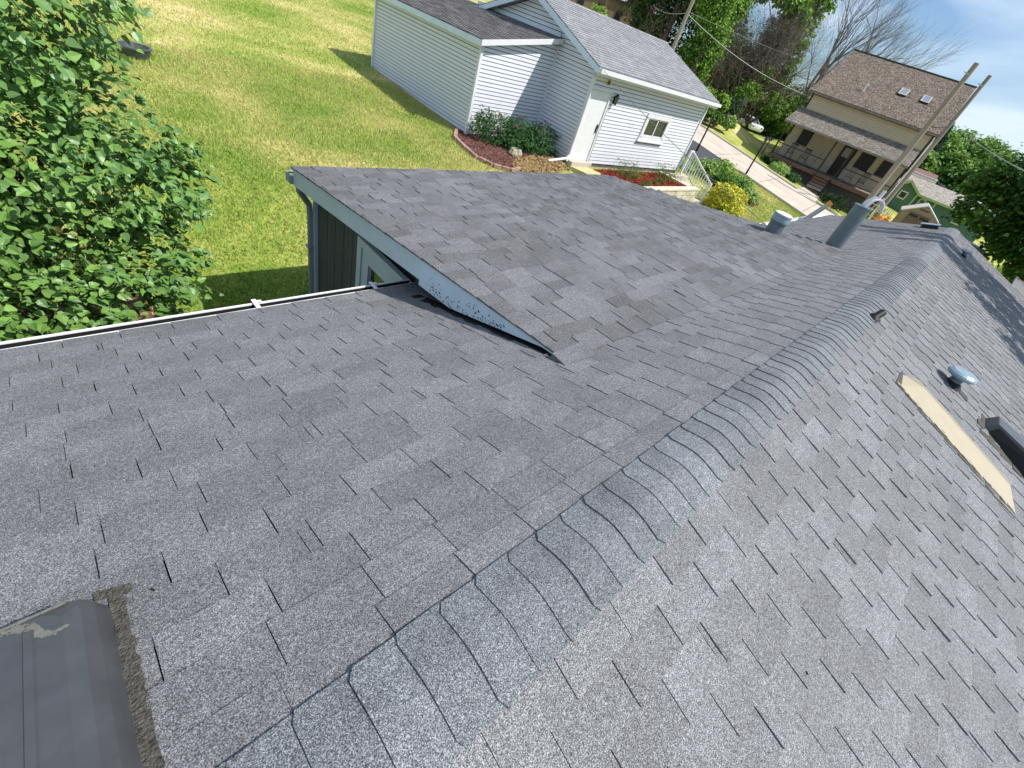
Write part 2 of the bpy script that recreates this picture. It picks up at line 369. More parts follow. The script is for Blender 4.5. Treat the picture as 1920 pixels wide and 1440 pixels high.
# decks
b = Mb()
def slab(b, pts, th):
    b.hexa([Vector(p) - Vector((0, 0, th)) for p in pts] + [Vector(p) for p in pts])
slab(b, [(SHX0, YR, ZR - .012), (SHX1, YR, ZR - .012), (SHX1, EAVE_L, zL(EAVE_L) - .012), (SHX0, EAVE_L, zL(EAVE_L) - .012)][::-1], .10)
slab(b, [(SHX0, EAVE_R, zR(EAVE_R) - .012), (SHX1, EAVE_R, zR(EAVE_R) - .012), (SHX1, YR - .002, ZR - .012), (SHX0, YR - .002, ZR - .012)][::-1], .10)
b.build('roof_deck', M_DECK, house)
b = Mb()
slab(b, [(XRAKE + .03, HYY - .05, zF(HYY) - .012), (xr(HYY) - .03, HYY - .05, zF(HYY) - .012), (xr(EAVE_F) - .03, EAVE_F, zF(EAVE_F) - .012), (XRAKE + .03, EAVE_F, zF(EAVE_F) - .012)][::-1], .045)
b.build('low_roof_deck', M_DECK, house)

# shingles: wedge tabs, the butt end down the slope
def tab_verts(wd, ln, t, curl=(0, 0), ln_over=.028):
    hw = wd / 2
    return [(-hw, 0, -.004), (hw, 0, -.004), (hw, -ln - ln_over, -.006), (-hw, -ln - ln_over, -.006),
            (-hw, 0, t + curl[0]), (hw, 0, t + curl[1]), (hw, -ln - ln_over, .0025 + min(curl[1], .004) * .5), (-hw, -ln - ln_over, .0025 + curl[0] * .5)]
TABF = ((3, 2, 1, 0), (4, 5, 6, 7), (0, 1, 5, 4), (1, 2, 6, 5), (2, 3, 7, 6), (3, 0, 4, 7))
# local frame per plane: columns = across, down the slope, normal
def plane_axes(side):
    if side == 'L': return Vector((1, 0, 0)), Vector((0, cT, -sT)), Vector((0, sT, cT))
    if side == 'F': return Vector((1, 0, 0)), Vector((0, cF, -sF)), Vector((0, sF, cF))
    return Vector((-1, 0, 0)), Vector((0, -cT, -sT)), Vector((0, -sT, cT))
rs = random.Random(11)
tabs = []                                                        # (side, x0, x1, butt y, length, thickness, curls)
def course(side, yb, yt, xa, xb, off, skip=None):
    """tabs of one course between x = xa and xb; yb is the butt line, yt the line it tucks under"""
    P = .26; k = math.floor((xa - off) / P); x = off + k * P
    while x < xb:
        j0 = rs.uniform(-.006, .006) if rs.random() < .8 else rs.uniform(-.03, .03)
        nx = x + P + j0
        a, c = max(x, xa), min(nx, xb)
        if c - a > .02:
            far = (a * a + yb * yb) ** .5
            gap = rs.choice((.0014, .0020, .0026, .0032)) * (1.0 if side == 'L' else 1.25) + min(.0035, far * .0007)
            cos_ = cF if side == 'F' else cT
            if side == 'F': cu = (rs.uniform(.001, .005), rs.choice((0, 0, 0, .001, .002, .012, .018, .024))); gap += .002
            elif side == 'L': cu = (rs.uniform(0, .0015) + min(.004, far * .0012), rs.uniform(0, .0012))
            else: cu = (rs.choice((0, .001, .002)), rs.choice((.001, .002, .004)) + min(.004, far * .0012))
            if rs.random() < .07 and c - a > .2:
                dw = rs.uniform(.018, .04); tabs.append((side, c - dw + gap / 2, c - gap / 2, yb + rs.uniform(-.002, .002), abs(yb - yt) / cos_, rs.uniform(.004, .006), (0, 0))); c -= dw
            tabs.append((side, a + gap / 2, c - gap / 2, yb + rs.uniform(-.002, .002), abs(yb - yt) / cos_, rs.uniform(.004, .0065) + (rs.uniform(.003, .006) if side == 'F' else .001), cu))
        x = nx
EXL = .1355
k = 0; y = .383
offs = [.03, .075, .18, .055, .19, .06, .16, .04, .20, .09]
while y < EAVE_L + .1:
    yy = min(y, EAVE_L + .02); off = offs[k % 10] + rs.uniform(-.01, .01)
    if yy < HYY + .02: course('L', yy, y - EXL, SHX0, SHX1, off)
    else:
        course('L', yy, y - EXL, SHX0, XRAKE + .35, off); course('L', yy, y - EXL, xr(yy) - .35, SHX1, off)
    y += EXL; k += 1
k = 0; y = -.118; EXR = .132
while y > EAVE_R - .1:
    yy = max(y, EAVE_R - .02); course('R', yy, y + EXR, SHX0, SHX1, (.12, .01)[k % 2] + rs.uniform(-.012, .012)); y -= EXR; k += 1
k = 0; y = HYY + .10; EXF = .137
while y < EAVE_F + .1:
    yy = min(y, EAVE_F + .02); course('F', yy, y - EXF, XRAKE - .015, xr(yy), rs.choice((.02, .07, .12, .15, .2)) + rs.uniform(-.01, .01)); y += EXF; k += 1
def tab_frame(tb):
    side, a, c, yb, ln, t, cu = tb
    X, S, Nn = plane_axes(side)
    z = zL(yb) if side == 'L' else zR(yb) if side == 'R' else zF(yb)
    return Vector(((a + c) / 2, yb, z)), X, S, Nn
def to_px(p):
    q = [sum(CAM[i][j] * p[i] for i in range(3)) for j in range(3)]
    return None if q[2] < .05 else (960 + FPX * q[0] / q[2], 720 + FPX * q[1] / q[2])
def seen(p):
    q = to_px(p); return q and -60 < q[0] < 1980 and -60 < q[1] < 1500
order = []
for i, tb in enumerate(tabs):
    p = tab_frame(tb)[0]
    if seen(p): order.append((p.length / (tb[2] - tb[1]) ** .5, i))
order.sort(); single = set(i for _, i in order[:300])
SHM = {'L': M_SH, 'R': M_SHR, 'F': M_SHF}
mesh_cache = {}; V = {'L': [], 'R': [], 'F': []}
for i, tb in enumerate(tabs):
    o, X, S, Nn = tab_frame(tb); side, a, c, yb, ln, t, cu = tb
    if i in single:
        key = (side, round((c - a) / .003), round(ln / .004), round(t / .001), round(cu[0] / .002), round(cu[1] / .002))
        if key not in mesh_cache:
            me = bpy.data.meshes.new('shingle'); me.from_pydata(tab_verts(key[1] * .003, key[2] * .004, key[3] * .001, (key[4] * .002, key[5] * .002)), [], TABF)
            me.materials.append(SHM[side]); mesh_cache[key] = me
        ob = bpy.data.objects.new('shingle', mesh_cache[key]); C.objects.link(ob); ob.parent = house
        mm = Matrix.Identity(4)
        for r in range(3): mm[r][0] = X[r]; mm[r][1] = S[r]; mm[r][2] = Nn[r]; mm[r][3] = o[r] - org(house)[r]
        ob.matrix_local = mm
    else:
        for p in tab_verts(c - a, ln, t, cu): q = o + X * p[0] + S * p[1] + Nn * p[2]; V[side].append((q.x, q.y, q.z))
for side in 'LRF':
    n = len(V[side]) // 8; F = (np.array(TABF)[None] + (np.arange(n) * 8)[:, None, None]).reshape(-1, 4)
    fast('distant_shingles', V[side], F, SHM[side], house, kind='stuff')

# ridge caps
def cap_mesh(x, flip, clip_l, clip_r, t):
    """one folded cap over the ridge; butt at x, running to +X (or to -X when flip); returns a Mb in local coordinates"""
    b = Mb(); sg = -1 if flip else 1; n = 12; half = .147
    def prof(s, lift):                                           # s in -1..1 over the ridge (+ = left side)
        yy = s * half; z = -.333 * math.sqrt(yy * yy + .055 * .055) + .002 + lift
        return yy, z
    def row(xo, lift, cl=0.):
        out = []
        for i in range(n + 1):
            s = -1 + 2 * i / n
            xx = xo
            if cl and i == 0: xx = xo + cl * sg
            if cl and i == n: xx = xo + cl * sg
            yy, z = prof(s, lift); out.append((xx * sg if False else xx, yy, z))
        return out
    ln = .155
    lowb = row(0, .001); top = row(0, .0045 + t); end = row(sg * ln, .003); endb = row(sg * ln, .001)
    for r_ in (lowb, top): 
        for i in (0, n): r_[i] = (sg * clip_l if i == n else sg * clip_r, r_[i][1], r_[i][2])
    o = [len(b.v)]
    for r_ in (lowb, top, end, endb): b.v += r_
    m = n + 1
    for i in range(n):
        for a_, c_ in ((0, 1), (1, 2), (2, 3), (3, 0)):
            b.f.append((a_ * m + i, a_ * m + i + 1, c_ * m + i + 1, c_ * m + i)); b.m.append(0)
    b.f.append((0, m, 2 * m, 3 * m)); b.m.append(0); b.f.append((n, 3 * m + n, 2 * m + n, m + n)); b.m.append(0)
    return b
caps = []
for v in range(5):
    for fl in (False, True):
        b = cap_mesh(0, fl, rs.choice((.012, .02, .026)), rs.choice((.004, .012, .022)), rs.uniform(.004, .0065))
        me = bpy.data.meshes.new('ridge_cap'); me.from_pydata(b.v, [], b.f); me.materials.append(M_CAP); caps.append((fl, me))
x = -2.6 - .003; EXC = .1266
while x < SHX1 - .02:
    fl = x > 9.75
    me = rs.choice([m_ for f_, m_ in caps if f_ == fl])
    ob = bpy.data.objects.new('ridge_cap', me); C.objects.link(ob); ob.parent = house
    ob.location = Vector((x + (EXC if fl else 0), YR + rs.uniform(-.003, .003), ZR + .008)) - org(house)
    ob.rotation_euler = (0, 0, rs.uniform(-.012, .012)); x += EXC

# fascia and rake boards of the shallow roof
b = Mb()
def rake(b, x, y0, y1, zf, top, bot, th, m=0):
    b.hexa([(x, y0, zf(y0) + bot), (x + th, y0, zf(y0) + bot), (x + th, y1, zf(y1) + bot), (x, y1, zf(y1) + bot),
            (x, y0, zf(y0) + top), (x + th, y0, zf(y0) + top), (x + th, y1, zf(y1) + top), (x, y1, zf(y1) + top)], m)
rake(b, XRAKE + .012, 2.60, EAVE_F, zF, -.022, -.195, .03)
b.build('rake_board', M_PALE, house)
b = Mb()                                                         # the lower board follows the main roof and runs out to a point
zb = lambda y: max(zF(y) - .235, zL(y) + .030)
n = 14
for i in range(n):
    y0 = HYY + .04 + (2.598 - HYY - .04) * i / n; y1 = HYY + .04 + (2.598 - HYY - .04) * (i + 1) / n
    t0, t1 = zF(y0) - .022, zF(y1) - .022; b0, b1 = min(zb(y0), t0 - .001), min(zb(y1), t1 - .001)
    x_ = XRAKE + .004
    b.hexa([(x_, y0, b0), (x_ + .04, y0, b0), (x_ + .04, y1, b1), (x_, y1, b1), (x_, y0, t0), (x_ + .04, y0, t0), (x_ + .04, y1, t1), (x_, y1, t1)])
b.build('rake_board', M_PALES, house, label='lower length of the rake board, speckled with dirt')
b = Mb(); rr = random.Random(4)
for i in range(90):                                              # specks of mould on that board
    y_ = rr.uniform(1.6, 2.5); t_ = rr.betavariate(1.2, 2.2)
    z_ = zb(y_) + (zF(y_) - .04 - zb(y_)) * t_ * .8
    s = rr.uniform(.003, .009); b.box((XRAKE + .003, y_, z_), (.002, s * rr.uniform(1, 2), s))
b.build('mould_specks', M_DECK, house, kind='stuff')
b = Mb(); rake(b, XRAKE - .004, HYY + .02, EAVE_F + .01, zF, -.002, -.022, .05)
b.build('drip_edge', M_PALE, house)
b = Mb()                                                         # ragged felt under the rake, lying on the main roof
for i in range(22):
    y0 = 1.14 + i * .068; z0 = zL(y0); x0 = XRAKE - .012 - rr.uniform(.0, .035)
    b.hexa([(x0, y0, z0 - .003), (XRAKE + .06, y0, z0 - .003), (XRAKE + .06, y0 + .066, zL(y0 + .066) - .003), (x0 - rr.uniform(-.01, .015), y0 + .066, zL(y0 + .066) - .003),
            (x0, y0, z0 + .010), (XRAKE + .06, y0, z0 + .010), (XRAKE + .06, y0 + .066, zL(y0 + .066) + .010), (x0, y0 + .066, zL(y0 + .066) + .010)])
b.build('felt_strip', M_BLACK, house)
b = Mb(); yb_, zb_ = 1.10, zL(1.10)
b.hexa([(1.93, 1.02, zL(1.02) + .006), (2.22, 1.0, zL(1.0) + .006), (2.24, 1.15, zF(1.15) + .008), (1.95, 1.145, zL(1.145) + .006),
        (1.93, 1.02, zL(1.02) + .012), (2.22, 1.0, zL(1.0) + .014), (2.24, 1.15, zF(1.15) + .016), (1.95, 1.145, zL(1.145) + .045)])
b.build('hinge_shingle', M_SH, house)

# wall under the rake: vertical boards, corner board, window, soffit
XW = 2.30
b = Mb(); b.hexa([(XW + .03, 1.2, -4.6), (XW + .15, 1.2, -4.6), (XW + .15, 5.12, -4.6), (XW + .03, 5.12, -4.6),
                  (XW + .03, 1.2, zF(1.2) - .06), (XW + .15, 1.2, zF(1.2) - .06), (XW + .15, 4.9, zF(4.9) - .06), (XW + .03, 4.9, zF(4.9) - .06)])
b.build('wall', M_DECK, house)
ys = [5.12, 4.87, 4.67, 4.46, 4.26, 4.06, 3.86, 3.66, 3.46, 3.26, 3.06, 2.86, 2.66, 2.46]
for y1, y0 in zip(ys, ys[1:]):
    if y1 <= 4.07 and y0 >= 3.05: zt0 = zt1 = None
    b = Mb(); top0, top1 = zF(min(y0, 4.9)) - .07, zF(min(y1, 4.9)) - .07
    if y1 < 4.07 and y0 > 3.05 - .01: parts = ((-4.55, -3.2), (-2.16, None))
    else: parts = ((-4.55, None),)
    for z0, z1 in parts:
        t0, t1 = (top0, top1) if z1 is None else (z1, z1)
        b.hexa([(XW, y0 + .006, z0), (XW + .028, y0 + .006, z0), (XW + .028, y1 - .006, z0), (XW, y1 - .006, z0),
                (XW, y0 + .006, t0), (XW + .028, y0 + .006, t0), (XW + .028, y1 - .006, t1), (XW, y1 - .006, t1)])
    b.build('siding_board', M_GREYB, house)
def frame_x(b, x, y0, y1, z0, z1, wd, th):                        # picture frame in a plane of constant x
    b.box((x, (y0 + y1) / 2, z1 - wd / 2), (th, y1 - y0, wd)); b.box((x, (y0 + y1) / 2, z0 + wd / 2), (th, y1 - y0, wd))
    b.box((x, y0 + wd / 2, (z0 + z1) / 2), (th, wd, z1 - z0 - 2 * wd)); b.box((x, y1 - wd / 2, (z0 + z1) / 2), (th, wd, z1 - z0 - 2 * wd))
b = Mb(); frame_x(b, XW - .02, 3.02, 4.07, -3.25, -2.235, .085, .06); win = b.build('window', M_PALE, house)
b = Mb(); frame_x(b, XW - .012, 3.115, 3.975, -3.155, -2.33, .13, .05); b.build('sash', M_PALE, win)
b = Mb(); b.box((XW + .012, 3.545, -2.745), (.012, .61, .58)); b.build('pane', M_GLASSG, win)
b = Mb(); b.hexa([(XRAKE + .045, 1.3, zF(1.3) - .16), (XW + .02, 1.3, zF(1.3) - .16), (XW + .02, 4.95, zF(4.95) - .16), (XRAKE + .045, 4.95, zF(4.95) - .16),
                  (XRAKE + .045, 1.3, zF(1.3) - .145), (XW + .02, 1.3, zF(1.3) - .145), (XW + .02, 4.95, zF(4.95) - .145), (XRAKE + .045, 4.95, zF(4.95) - .145)])
b.build('soffit', M_GREYB, house)
b = Mb()
for s in (0,): b.box((XW - .005, 5.14, -3.4), (.07, .05, 2.2))
b.build('corner_board', M_PALE, house)
# gutters
def gutter(b, x0, x1, y, z, sgn, wd=.115, ht=.09):
    t = .006
    b.box(((x0 + x1) / 2, y + sgn * wd / 2, z - ht), (x1 - x0, wd, t)); b.box(((x0 + x1) / 2, y + sgn * wd, z - ht / 2), (x1 - x0, t, ht + t))
    b.box(((x0 + x1) / 2, y + sgn * (wd - .006), z), (x1 - x0, .018, .008)); b.box(((x0 + x1) / 2, y, z - ht / 2 - .01), (x1 - x0, t, ht))
b = Mb(); zg = zL(EAVE_L) - .022; y0g = EAVE_L + .028; xm, xl = (SHX0 + 2.24) / 2, 2.24 - SHX0
b.box((xm, y0g + .002, zg + .006), (xl, .006, .012)); b.box((xm, y0g + .076, zg), (xl, .014, .010)); b.box((xm, y0g + .082, zg - .045), (xl, .004, .09))
b.box((xm, y0g + .04, zg - .085), (xl, .08, .005), m=1); b.box((xm, y0g + .076, zg - .045), (xl, .004, .078), m=1); b.box((xm, y0g + .004, zg - .045), (xl, .004, .085), m=1)
gut = b.build('gutter', [M_GUT, M_DECK], house)
for gx in (.9, 1.85):
    b = Mb(); b.box((gx, EAVE_L + .075, zL(EAVE_L) - .004), (.03, .115, .008)); b.box((gx + .02, EAVE_L + .10, zL(EAVE_L) - .001), (.05, .02, .006)); b.build('gutter_bracket', M_GUT, gut)
b = Mb(); gutter(b, xr(EAVE_L) + .1, SHX1, EAVE_L + .03, zL(EAVE_L) - .012, 1); b.build('gutter', M_GUT, house)
b = Mb(); gutter(b, XRAKE - .02, xr(EAVE_F), EAVE_F + .012, zF(EAVE_F) - .085, 1, wd=.10); b.box((XRAKE - .02, EAVE_F + .062, zF(EAVE_F) - .13), (.006, .10, .095))
g2 = b.build('gutter', M_GUTG, house)
b = Mb(); b.tube([(2.08, 5.10, -2.08), (2.08, 5.10, -2.20), (2.22, 5.17, -2.40), (2.24, 5.19, -2.55), (2.24, 5.19, -4.1)], [.036] * 5, 8)
b.box((2.24, 5.19, -2.95), (.09, .09, .03)); b.build('downspout', M_GUTG, house)
b = Mb(); b.box(((SHX0 + 2.2) / 2, EAVE_L - .0, zL(EAVE_L) - .10), (2.2 - SHX0, .03, .17)); b.build('fascia_board', M_PALE, house)
# walls below
b = Mb(); b.box(((SHX0 + SHX1) / 2, -.65, -3.35), (SHX1 - SHX0 - .7, 6.6, 2.5)); b.box((5.2, 3.7, -3.35), (5.4, 2.7, 2.5)); b.build('wall', M_GREYB, house)
b = Mb()
for sgn in (1, -1):                                              # gable fills above the wall box
    pass
b.hexa([(-2.2, -3.9, -2.6), (17.2, -3.9, -2.6), (17.2, 2.65, -2.3), (-2.2, 2.65, -2.3), (-2.2, YR - .1, ZR - .16), (17.2, YR - .1, ZR - .16), (17.2, YR + .1, ZR - .16), (-2.2, YR + .1, ZR - .16)])
b.build('gable_wall', M_GREYB, house)
# small roof joining at the far right corner
b = Mb(); b.hexa([(17.6, -6, -3.35), (21.5, -6, -3.25), (21.5, -2.05, -2.06), (17.6, -1.78, -2.02), (17.6, -6, -3.25), (21.5, -6, -3.15), (21.5, -2.05, -1.96), (17.6, -1.78, -1.92)])
b.build('wing_roof', M_SHR, house)

# roof furniture
def onL(x, y, h=0): return Vector((x, y, zL(y))) + Vector((0, sT, cT)) * h
def onR(x, y, h=0): return Vector((x, y, zR(y))) + Vector((0, -sT, cT)) * h
# bucket shaped chimney cap
bx, by, bz = 8.42, 2.0, zF(2.0)
b = Mb(); b.lathe((bx, by, bz - .02), [(.125, 0), (.125, .19), (.140, .195), (.140, .215), (.135, .22), (.135, .235)], 24); v1 = b.build('vent_pipe', M_PIPE, house, smooth=False, label='short wide vent pipe with a lid')
b = Mb(); b.lathe((bx, by, bz + .20), [(.142, .0), (.144, .03), (.144, .085), (.150, .09), (.150, .105), (.145, .115)], 24); b.build('vent_collar', M_PIPEL, v1)
b = Mb(); b.lathe((bx, by, bz + .31), [(.147, 0), (.12, .014), (.0, .018)], 24); b.build('vent_lid', M_CAPW, v1)
b = Mb(); b.box((bx + .03, by - .01, bz + .008), (.40, .36, .006), ((1, 0, 0), (0, cF, -sF), (0, sF, cF))); b.build('flashing', M_SHF, v1)
# tall flue with a hooped top
px_, py_, pz_ = 9.28, 1.24, zL(1.24)
b = Mb(); b.lathe((px_, py_, pz_ - .03), [(.128, 0), (.128, .74), (.140, .745), (.140, .765), (.0, .77)], 24); v2 = b.build('flue_pipe', M_PIPE, house, label='tall grey blue flue with a hooped white cowl')
b = Mb(); A = []
CR = Vector(CAM[i][0] for i in range(3)) if False else Vector((.70, -.66, .25)).normalized()
hx = Vector((.70, -.71, 0)).normalized()
for i in range(15):
    t = math.pi * (-.05 + 1.0 * i / 14); A.append(Vector((px_, py_, pz_ + .72)) + hx * (.14 + .15 * -math.cos(t) + .0) + ZV * (.17 * math.sin(t) + .0))
for p, q in zip(A, A[1:]): b.beam(p, q + (q - p) * .05, .11, .022, up=(p + q) / 2 - (Vector((px_, py_, pz_ + .72)) + hx * .14))
b.build('cowl_hoop', M_WHITE, v2)
b = Mb(); 
for s in (-.045, .045): b.beam(Vector((px_, py_, pz_ + .72)) + hx * (.08 + s), Vector((px_, py_, pz_ + .86)) + hx * (.13 + s), .014, .008)
b.beam(Vector((px_, py_, pz_ + .88)) + hx * .12, Vector((px_, py_, pz_ + 1.02)) + hx * .13, .06, .02, up=hx)
b.build('cowl_strap', M_WHITE, v2)
b = Mb(); b.lathe((px_, py_, pz_ - .03), [(.20, .0), (.19, .03), (.13, .07)], 16); b.box((px_ - .12, py_ + .17, pz_ - .01), (.22, .12, .09)); b.build('flue_boot', M_BLACK, v2)
b = Mb(); b.box(onL(px_ + .05, py_ - .0, .012), (.42, .40, .006), ((1, 0, 0), (0, cT, -sT), (0, sT, cT))); b.build('flashing', M_SHF, v2)
# lifted shingle crease beyond the flue
b = Mb(); q = [(9.55, 1.02), (10.0, .93), (10.7, .80), (11.6, .62), (12.4, .50)]
for (x0, y0), (x1, y1) in zip(q, q[1:]): b.beam(onL(x0, y0, .008), onL(x1, y1, .008), .018, .018)
b.build('roof_crease', M_SH, house)
# mushroom vents on the sunny slope
def mushroom(x, y, s=1., dark=False):
    o = onR(x, y)
    b = Mb(); b.lathe(o, [(.046 * s, -.02), (.046 * s, .11 * s)], 16); v = b.build('mushroom_vent', M_PIPE, house)
    b = Mb(); b.lathe(o + ZV * .092 * s, [(.0, .0), (.095 * s, .0), (.106 * s, .010 * s), (.112 * s, .022 * s), (.106 * s, .036 * s), (.085 * s, .052 * s), (.0, .060 * s)], 24); b.build('vent_cap', M_PIPEL, v, smooth=False)
    b = Mb(); b.lathe(o, [(.085 * s, .0), (.06 * s, .03 * s), (.046 * s, .045 * s)], 14); b.build('vent_boot', M_BLACK, v)
    b = Mb(); b.box(onR(x + .02, y - .03, .008), (.24 * s, .24 * s, .005), ((-1, 0, 0), (0, -cT, -sT), (0, -sT, cT))); b.build('flashing', M_SHR, v)
    return v
mv = mushroom(5.74, -.86, 1.12); mv['label'] = 'near pale blue mushroom vent on the sunny slope'
b = Mb(); b.box(onR(5.78, -1.00, .013), (.12, .10, .006), ((-1, 0, 0), (0, -cT, -sT), (0, -sT, cT))); b.build('sealant_patch', M_TAR, mv)
mushroom(14.05, -.36)['label'] = 'far mushroom vent in tree shadow'
# cream metal cover
def capR(x, y, h): p = onR(x, y, h); return (p.x, p.y, p.z)
b = Mb()
sk = [capR(4.49, -.45, .006), capR(4.74, -.42, .006), capR(5.03, -.58, .006), capR(5.03, -1.55, .006), capR(4.56, -1.60, .006)]
ct, cb = capR(4.80, -.60, .045), capR(4.80, -1.49, .045)
b.poly([sk[0], sk[4], cb, ct]); b.poly([ct, cb, sk[3], sk[2]], 1); b.poly([sk[0], ct, sk[1]]); b.poly([sk[1], ct, sk[2]], 1); b.poly([sk[4], sk[3], cb]); b.poly(sk[::-1])
cover = b.build('metal_cover', [M_BEIGE, mat('darker_cream_metal', (.30, .265, .20), .5, .08, 6)], house, label='long cream folded metal cover on the sunny slope')  # faces beyond the crest use a darker cream
b = Mb(); rr = random.Random(5)
for i in range(46):
    y_ = -.44 - i * .0252; x_ = 4.478 + (i / 46) * .075 + rr.uniform(-.008, .004)
    b.box(onR(x_, y_, .008), (.022, .03, rr.uniform(.008, .02)), ((-1, 0, 0), (0, -cT, -sT), (0, -sT, cT)))
b.build('sealant_bead', M_BEIGE, cover)
b = Mb(); b.box(onR(4.47, -1.02, .007), (.035, 1.18, .006), ((-1, 0, 0), (0, -cT, -sT), (0, -sT, cT))); b.box(onR(4.62, -.44, .007), (.34, .05, .006), ((-1, 0, 0), (0, -cT, -sT), (0, -sT, cT)))
b.build('mastic_edge', M_TAR, cover)
# black box vent at the right edge
b = Mb(); X0, X1 = 5.43, 5.86
def q8(y0, y1, h0, h1, x0, x1, hx0=0.): return [capR(x0, y0, h0) for _ in ()]
b.hexa([capR(X1, -1.27, .0), capR(X0 + .16, -1.27, .0), capR(X0, -1.75, .0), capR(X1 - .1, -1.75, .0), capR(X1 - .02, -1.29, .10), capR(X0 + .19, -1.29, .10), capR(X0 + .05, -1.72, .16), capR(X1 - .1, -1.72, .16)])
lv = b.build('box_vent', M_BOX, house, bevel=.006, label='black louvred box vent at the right edge of the photo')
b = Mb(); b.hexa([capR(X0 + .145, -1.31, .012), capR(X0 + .13, -1.31, .012), capR(X0 - .012, -1.70, .012), capR(X0 + .01, -1.70, .012), capR(X0 + .17, -1.32, .085), capR(X0 + .165, -1.32, .085), capR(X0 + .03, -1.69, .135), capR(X0 + .04, -1.69, .135)])
b.build('louvre', M_BLACK, lv)
b = Mb(); b.box(onR(5.56, -1.22, .009), (.12, .07, .008), ((-1, 0, 0), (0, -cT, -sT), (0, -sT, cT))); b.box(onR(5.40, -1.62, .009), (.08, .10, .010), ((-1, 0, 0), (0, -cT, -sT), (0, -sT, cT))); b.box(onR(5.62, -1.50, .006), (.5, .58, .008), ((-1, 0, 0), (0, -cT, -sT), (0, -sT, cT)))
b.build('mastic_edge', M_TAR, lv)
# plumbing stub on the ridge
b = Mb(); o = Vector((5.24, .02, zR(.02) + .01)); d = Vector((.45, -.12, .30)).normalized()
b.lathe(o, [(.034, -.02), (.034, .11), (.027, .11), (.027, .05)], 14, axis=d); b.lathe(o, [(.065, .0), (.055, .012), (.036, .03)], 14)
b.build('vent_stub', M_BLACK, house, label='small black plumbing stub beside the ridge')
# box vent near the far gable on the shady slope
b = Mb(); o = onL(16.6, .55)
b.hexa([onL(16.35, .78, .0), onL(16.75, .78, .0), onL(16.75, .42, 0), onL(16.35, .42, 0), onL(16.40, .74, .10), onL(16.75, .74, .10), onL(16.75, .44, .10), onL(16.40, .44, .10)][::1])
bv = b.build('box_vent', M_BLACK, house, label='low black box vent near the far gable'); 
b = Mb(); b.box(onL(16.62, .60, .108), (.46, .40, .012), ((1, 0, 0), (0, cT, -sT), (0, sT, cT))); b.build('vent_cap', M_PIPEL, bv)
# dark moulded hood in the near left corner
hd = Mb()
cx0, cx1, cy0, cy1, hh = -1.05, -.175, .20, .845, .105
def hL(x, y, h): p = onL(x, y, h); return (p.x, p.y, p.z)
prof = [(0.0, 0.0), (.010, .03), (.022, .065), (.042, .092), (.070, .105)]   # inset, height
rings = []
for ins, hgt in prof:
    r = []; rad = .05
    for (ccx, ccy, a0) in ((cx1, cy1, 0), (cx0, cy1, 90), (cx0, cy0, 180), (cx1, cy0, 270)):
        sx = -1 if ccx == cx1 else 1; sy = -1 if ccy == cy1 else 1
        for k_ in range(5):
            t = math.radians(a0 + 90 * k_ / 4); q0 = (ccx + sx * (rad + ins), ccy + sy * (rad + ins)); r.append(hL(q0[0] + rad * math.cos(t), q0[1] + rad * math.sin(t), hgt))
    rings.append(r)
n = len(rings[0]); hd.v = [p for r in rings for p in r]
for i in range(len(rings) - 1):
    for k_ in range(n): hd.f.append((i * n + k_, i * n + (k_ + 1) % n, (i + 1) * n + (k_ + 1) % n, (i + 1) * n + k_)); hd.m.append(0)
hd.f.append(tuple((len(rings) - 1) * n + k_ for k_ in range(n))); hd.m.append(0)
hood = hd.build('roof_hood', M_BOX, house, smooth=False, label='dark grey moulded roof hood in the near left corner')
for xx in (-.30, -.385, -.47, -.56):
    b = Mb(); b.hexa([hL(xx - .012, .30, .102), hL(xx + .012, .30, .102), hL(xx + .012, .745, .102), hL(xx - .012, .745, .102), hL(xx - .007, .30, .1095), hL(xx + .007, .30, .1095), hL(xx + .007, .74, .1095), hL(xx - .007, .74, .1095)][::1])
    b.build('hood_rib', M_BOX, hood)
b = Mb(); rr = random.Random(2)
pts = []
ctl = [(-.47, .775), (-.42, .772), (-.37, .778), (-.33, .770), (-.295, .752), (-.285, .725), (-.262, .705), (-.235, .712)]
for (xa, ya), (xb, yb2) in zip(ctl, ctl[1:]):
    for k_ in range(6): pts.append((xa + (xb - xa) * k_ / 6 + rr.uniform(-.002, .002), ya + (yb2 - ya) * k_ / 6 + rr.uniform(-.003, .003)))
for i, ((xa, ya), (xb, yb2)) in enumerate(zip(pts, pts[1:])):
    b.beam(Vector(hL(xa, ya, .1052)), Vector(hL(xb, yb2, .1052)), .006 + .012 * math.sin(math.pi * i / len(pts)) + rr.uniform(0, .005), .0022, up=(0, sT, cT))
for i in range(28): b.beam(Vector(hL(-.80 + i * .02, .788 + rr.uniform(-.002, .002), .1015)), Vector(hL(-.778 + i * .02, .788, .1015)), rr.uniform(.004, .010), .003, up=(0, sT, cT))
b.build('sealant_smear', M_BOXR, hood)
b = Mb()
for i in range(34):
    y_ = .18 + i * .0195; wd = .026 + .012 * rr.random(); b.box(onL(-.168 + .004 * rr.random(), y_, .006), (wd, .021, rr.uniform(.008, .016)), ((1, 0, 0), (0, cT, -sT), (0, sT, cT)))
for i in range(6): b.box(onL(-.20 + i * .012, .865 - .004 * i, .006), (.014, .03, .010), ((1, 0, 0), (0, cT, -sT), (0, sT, cT)))
b.build('mastic_edge', M_TAR, hood)

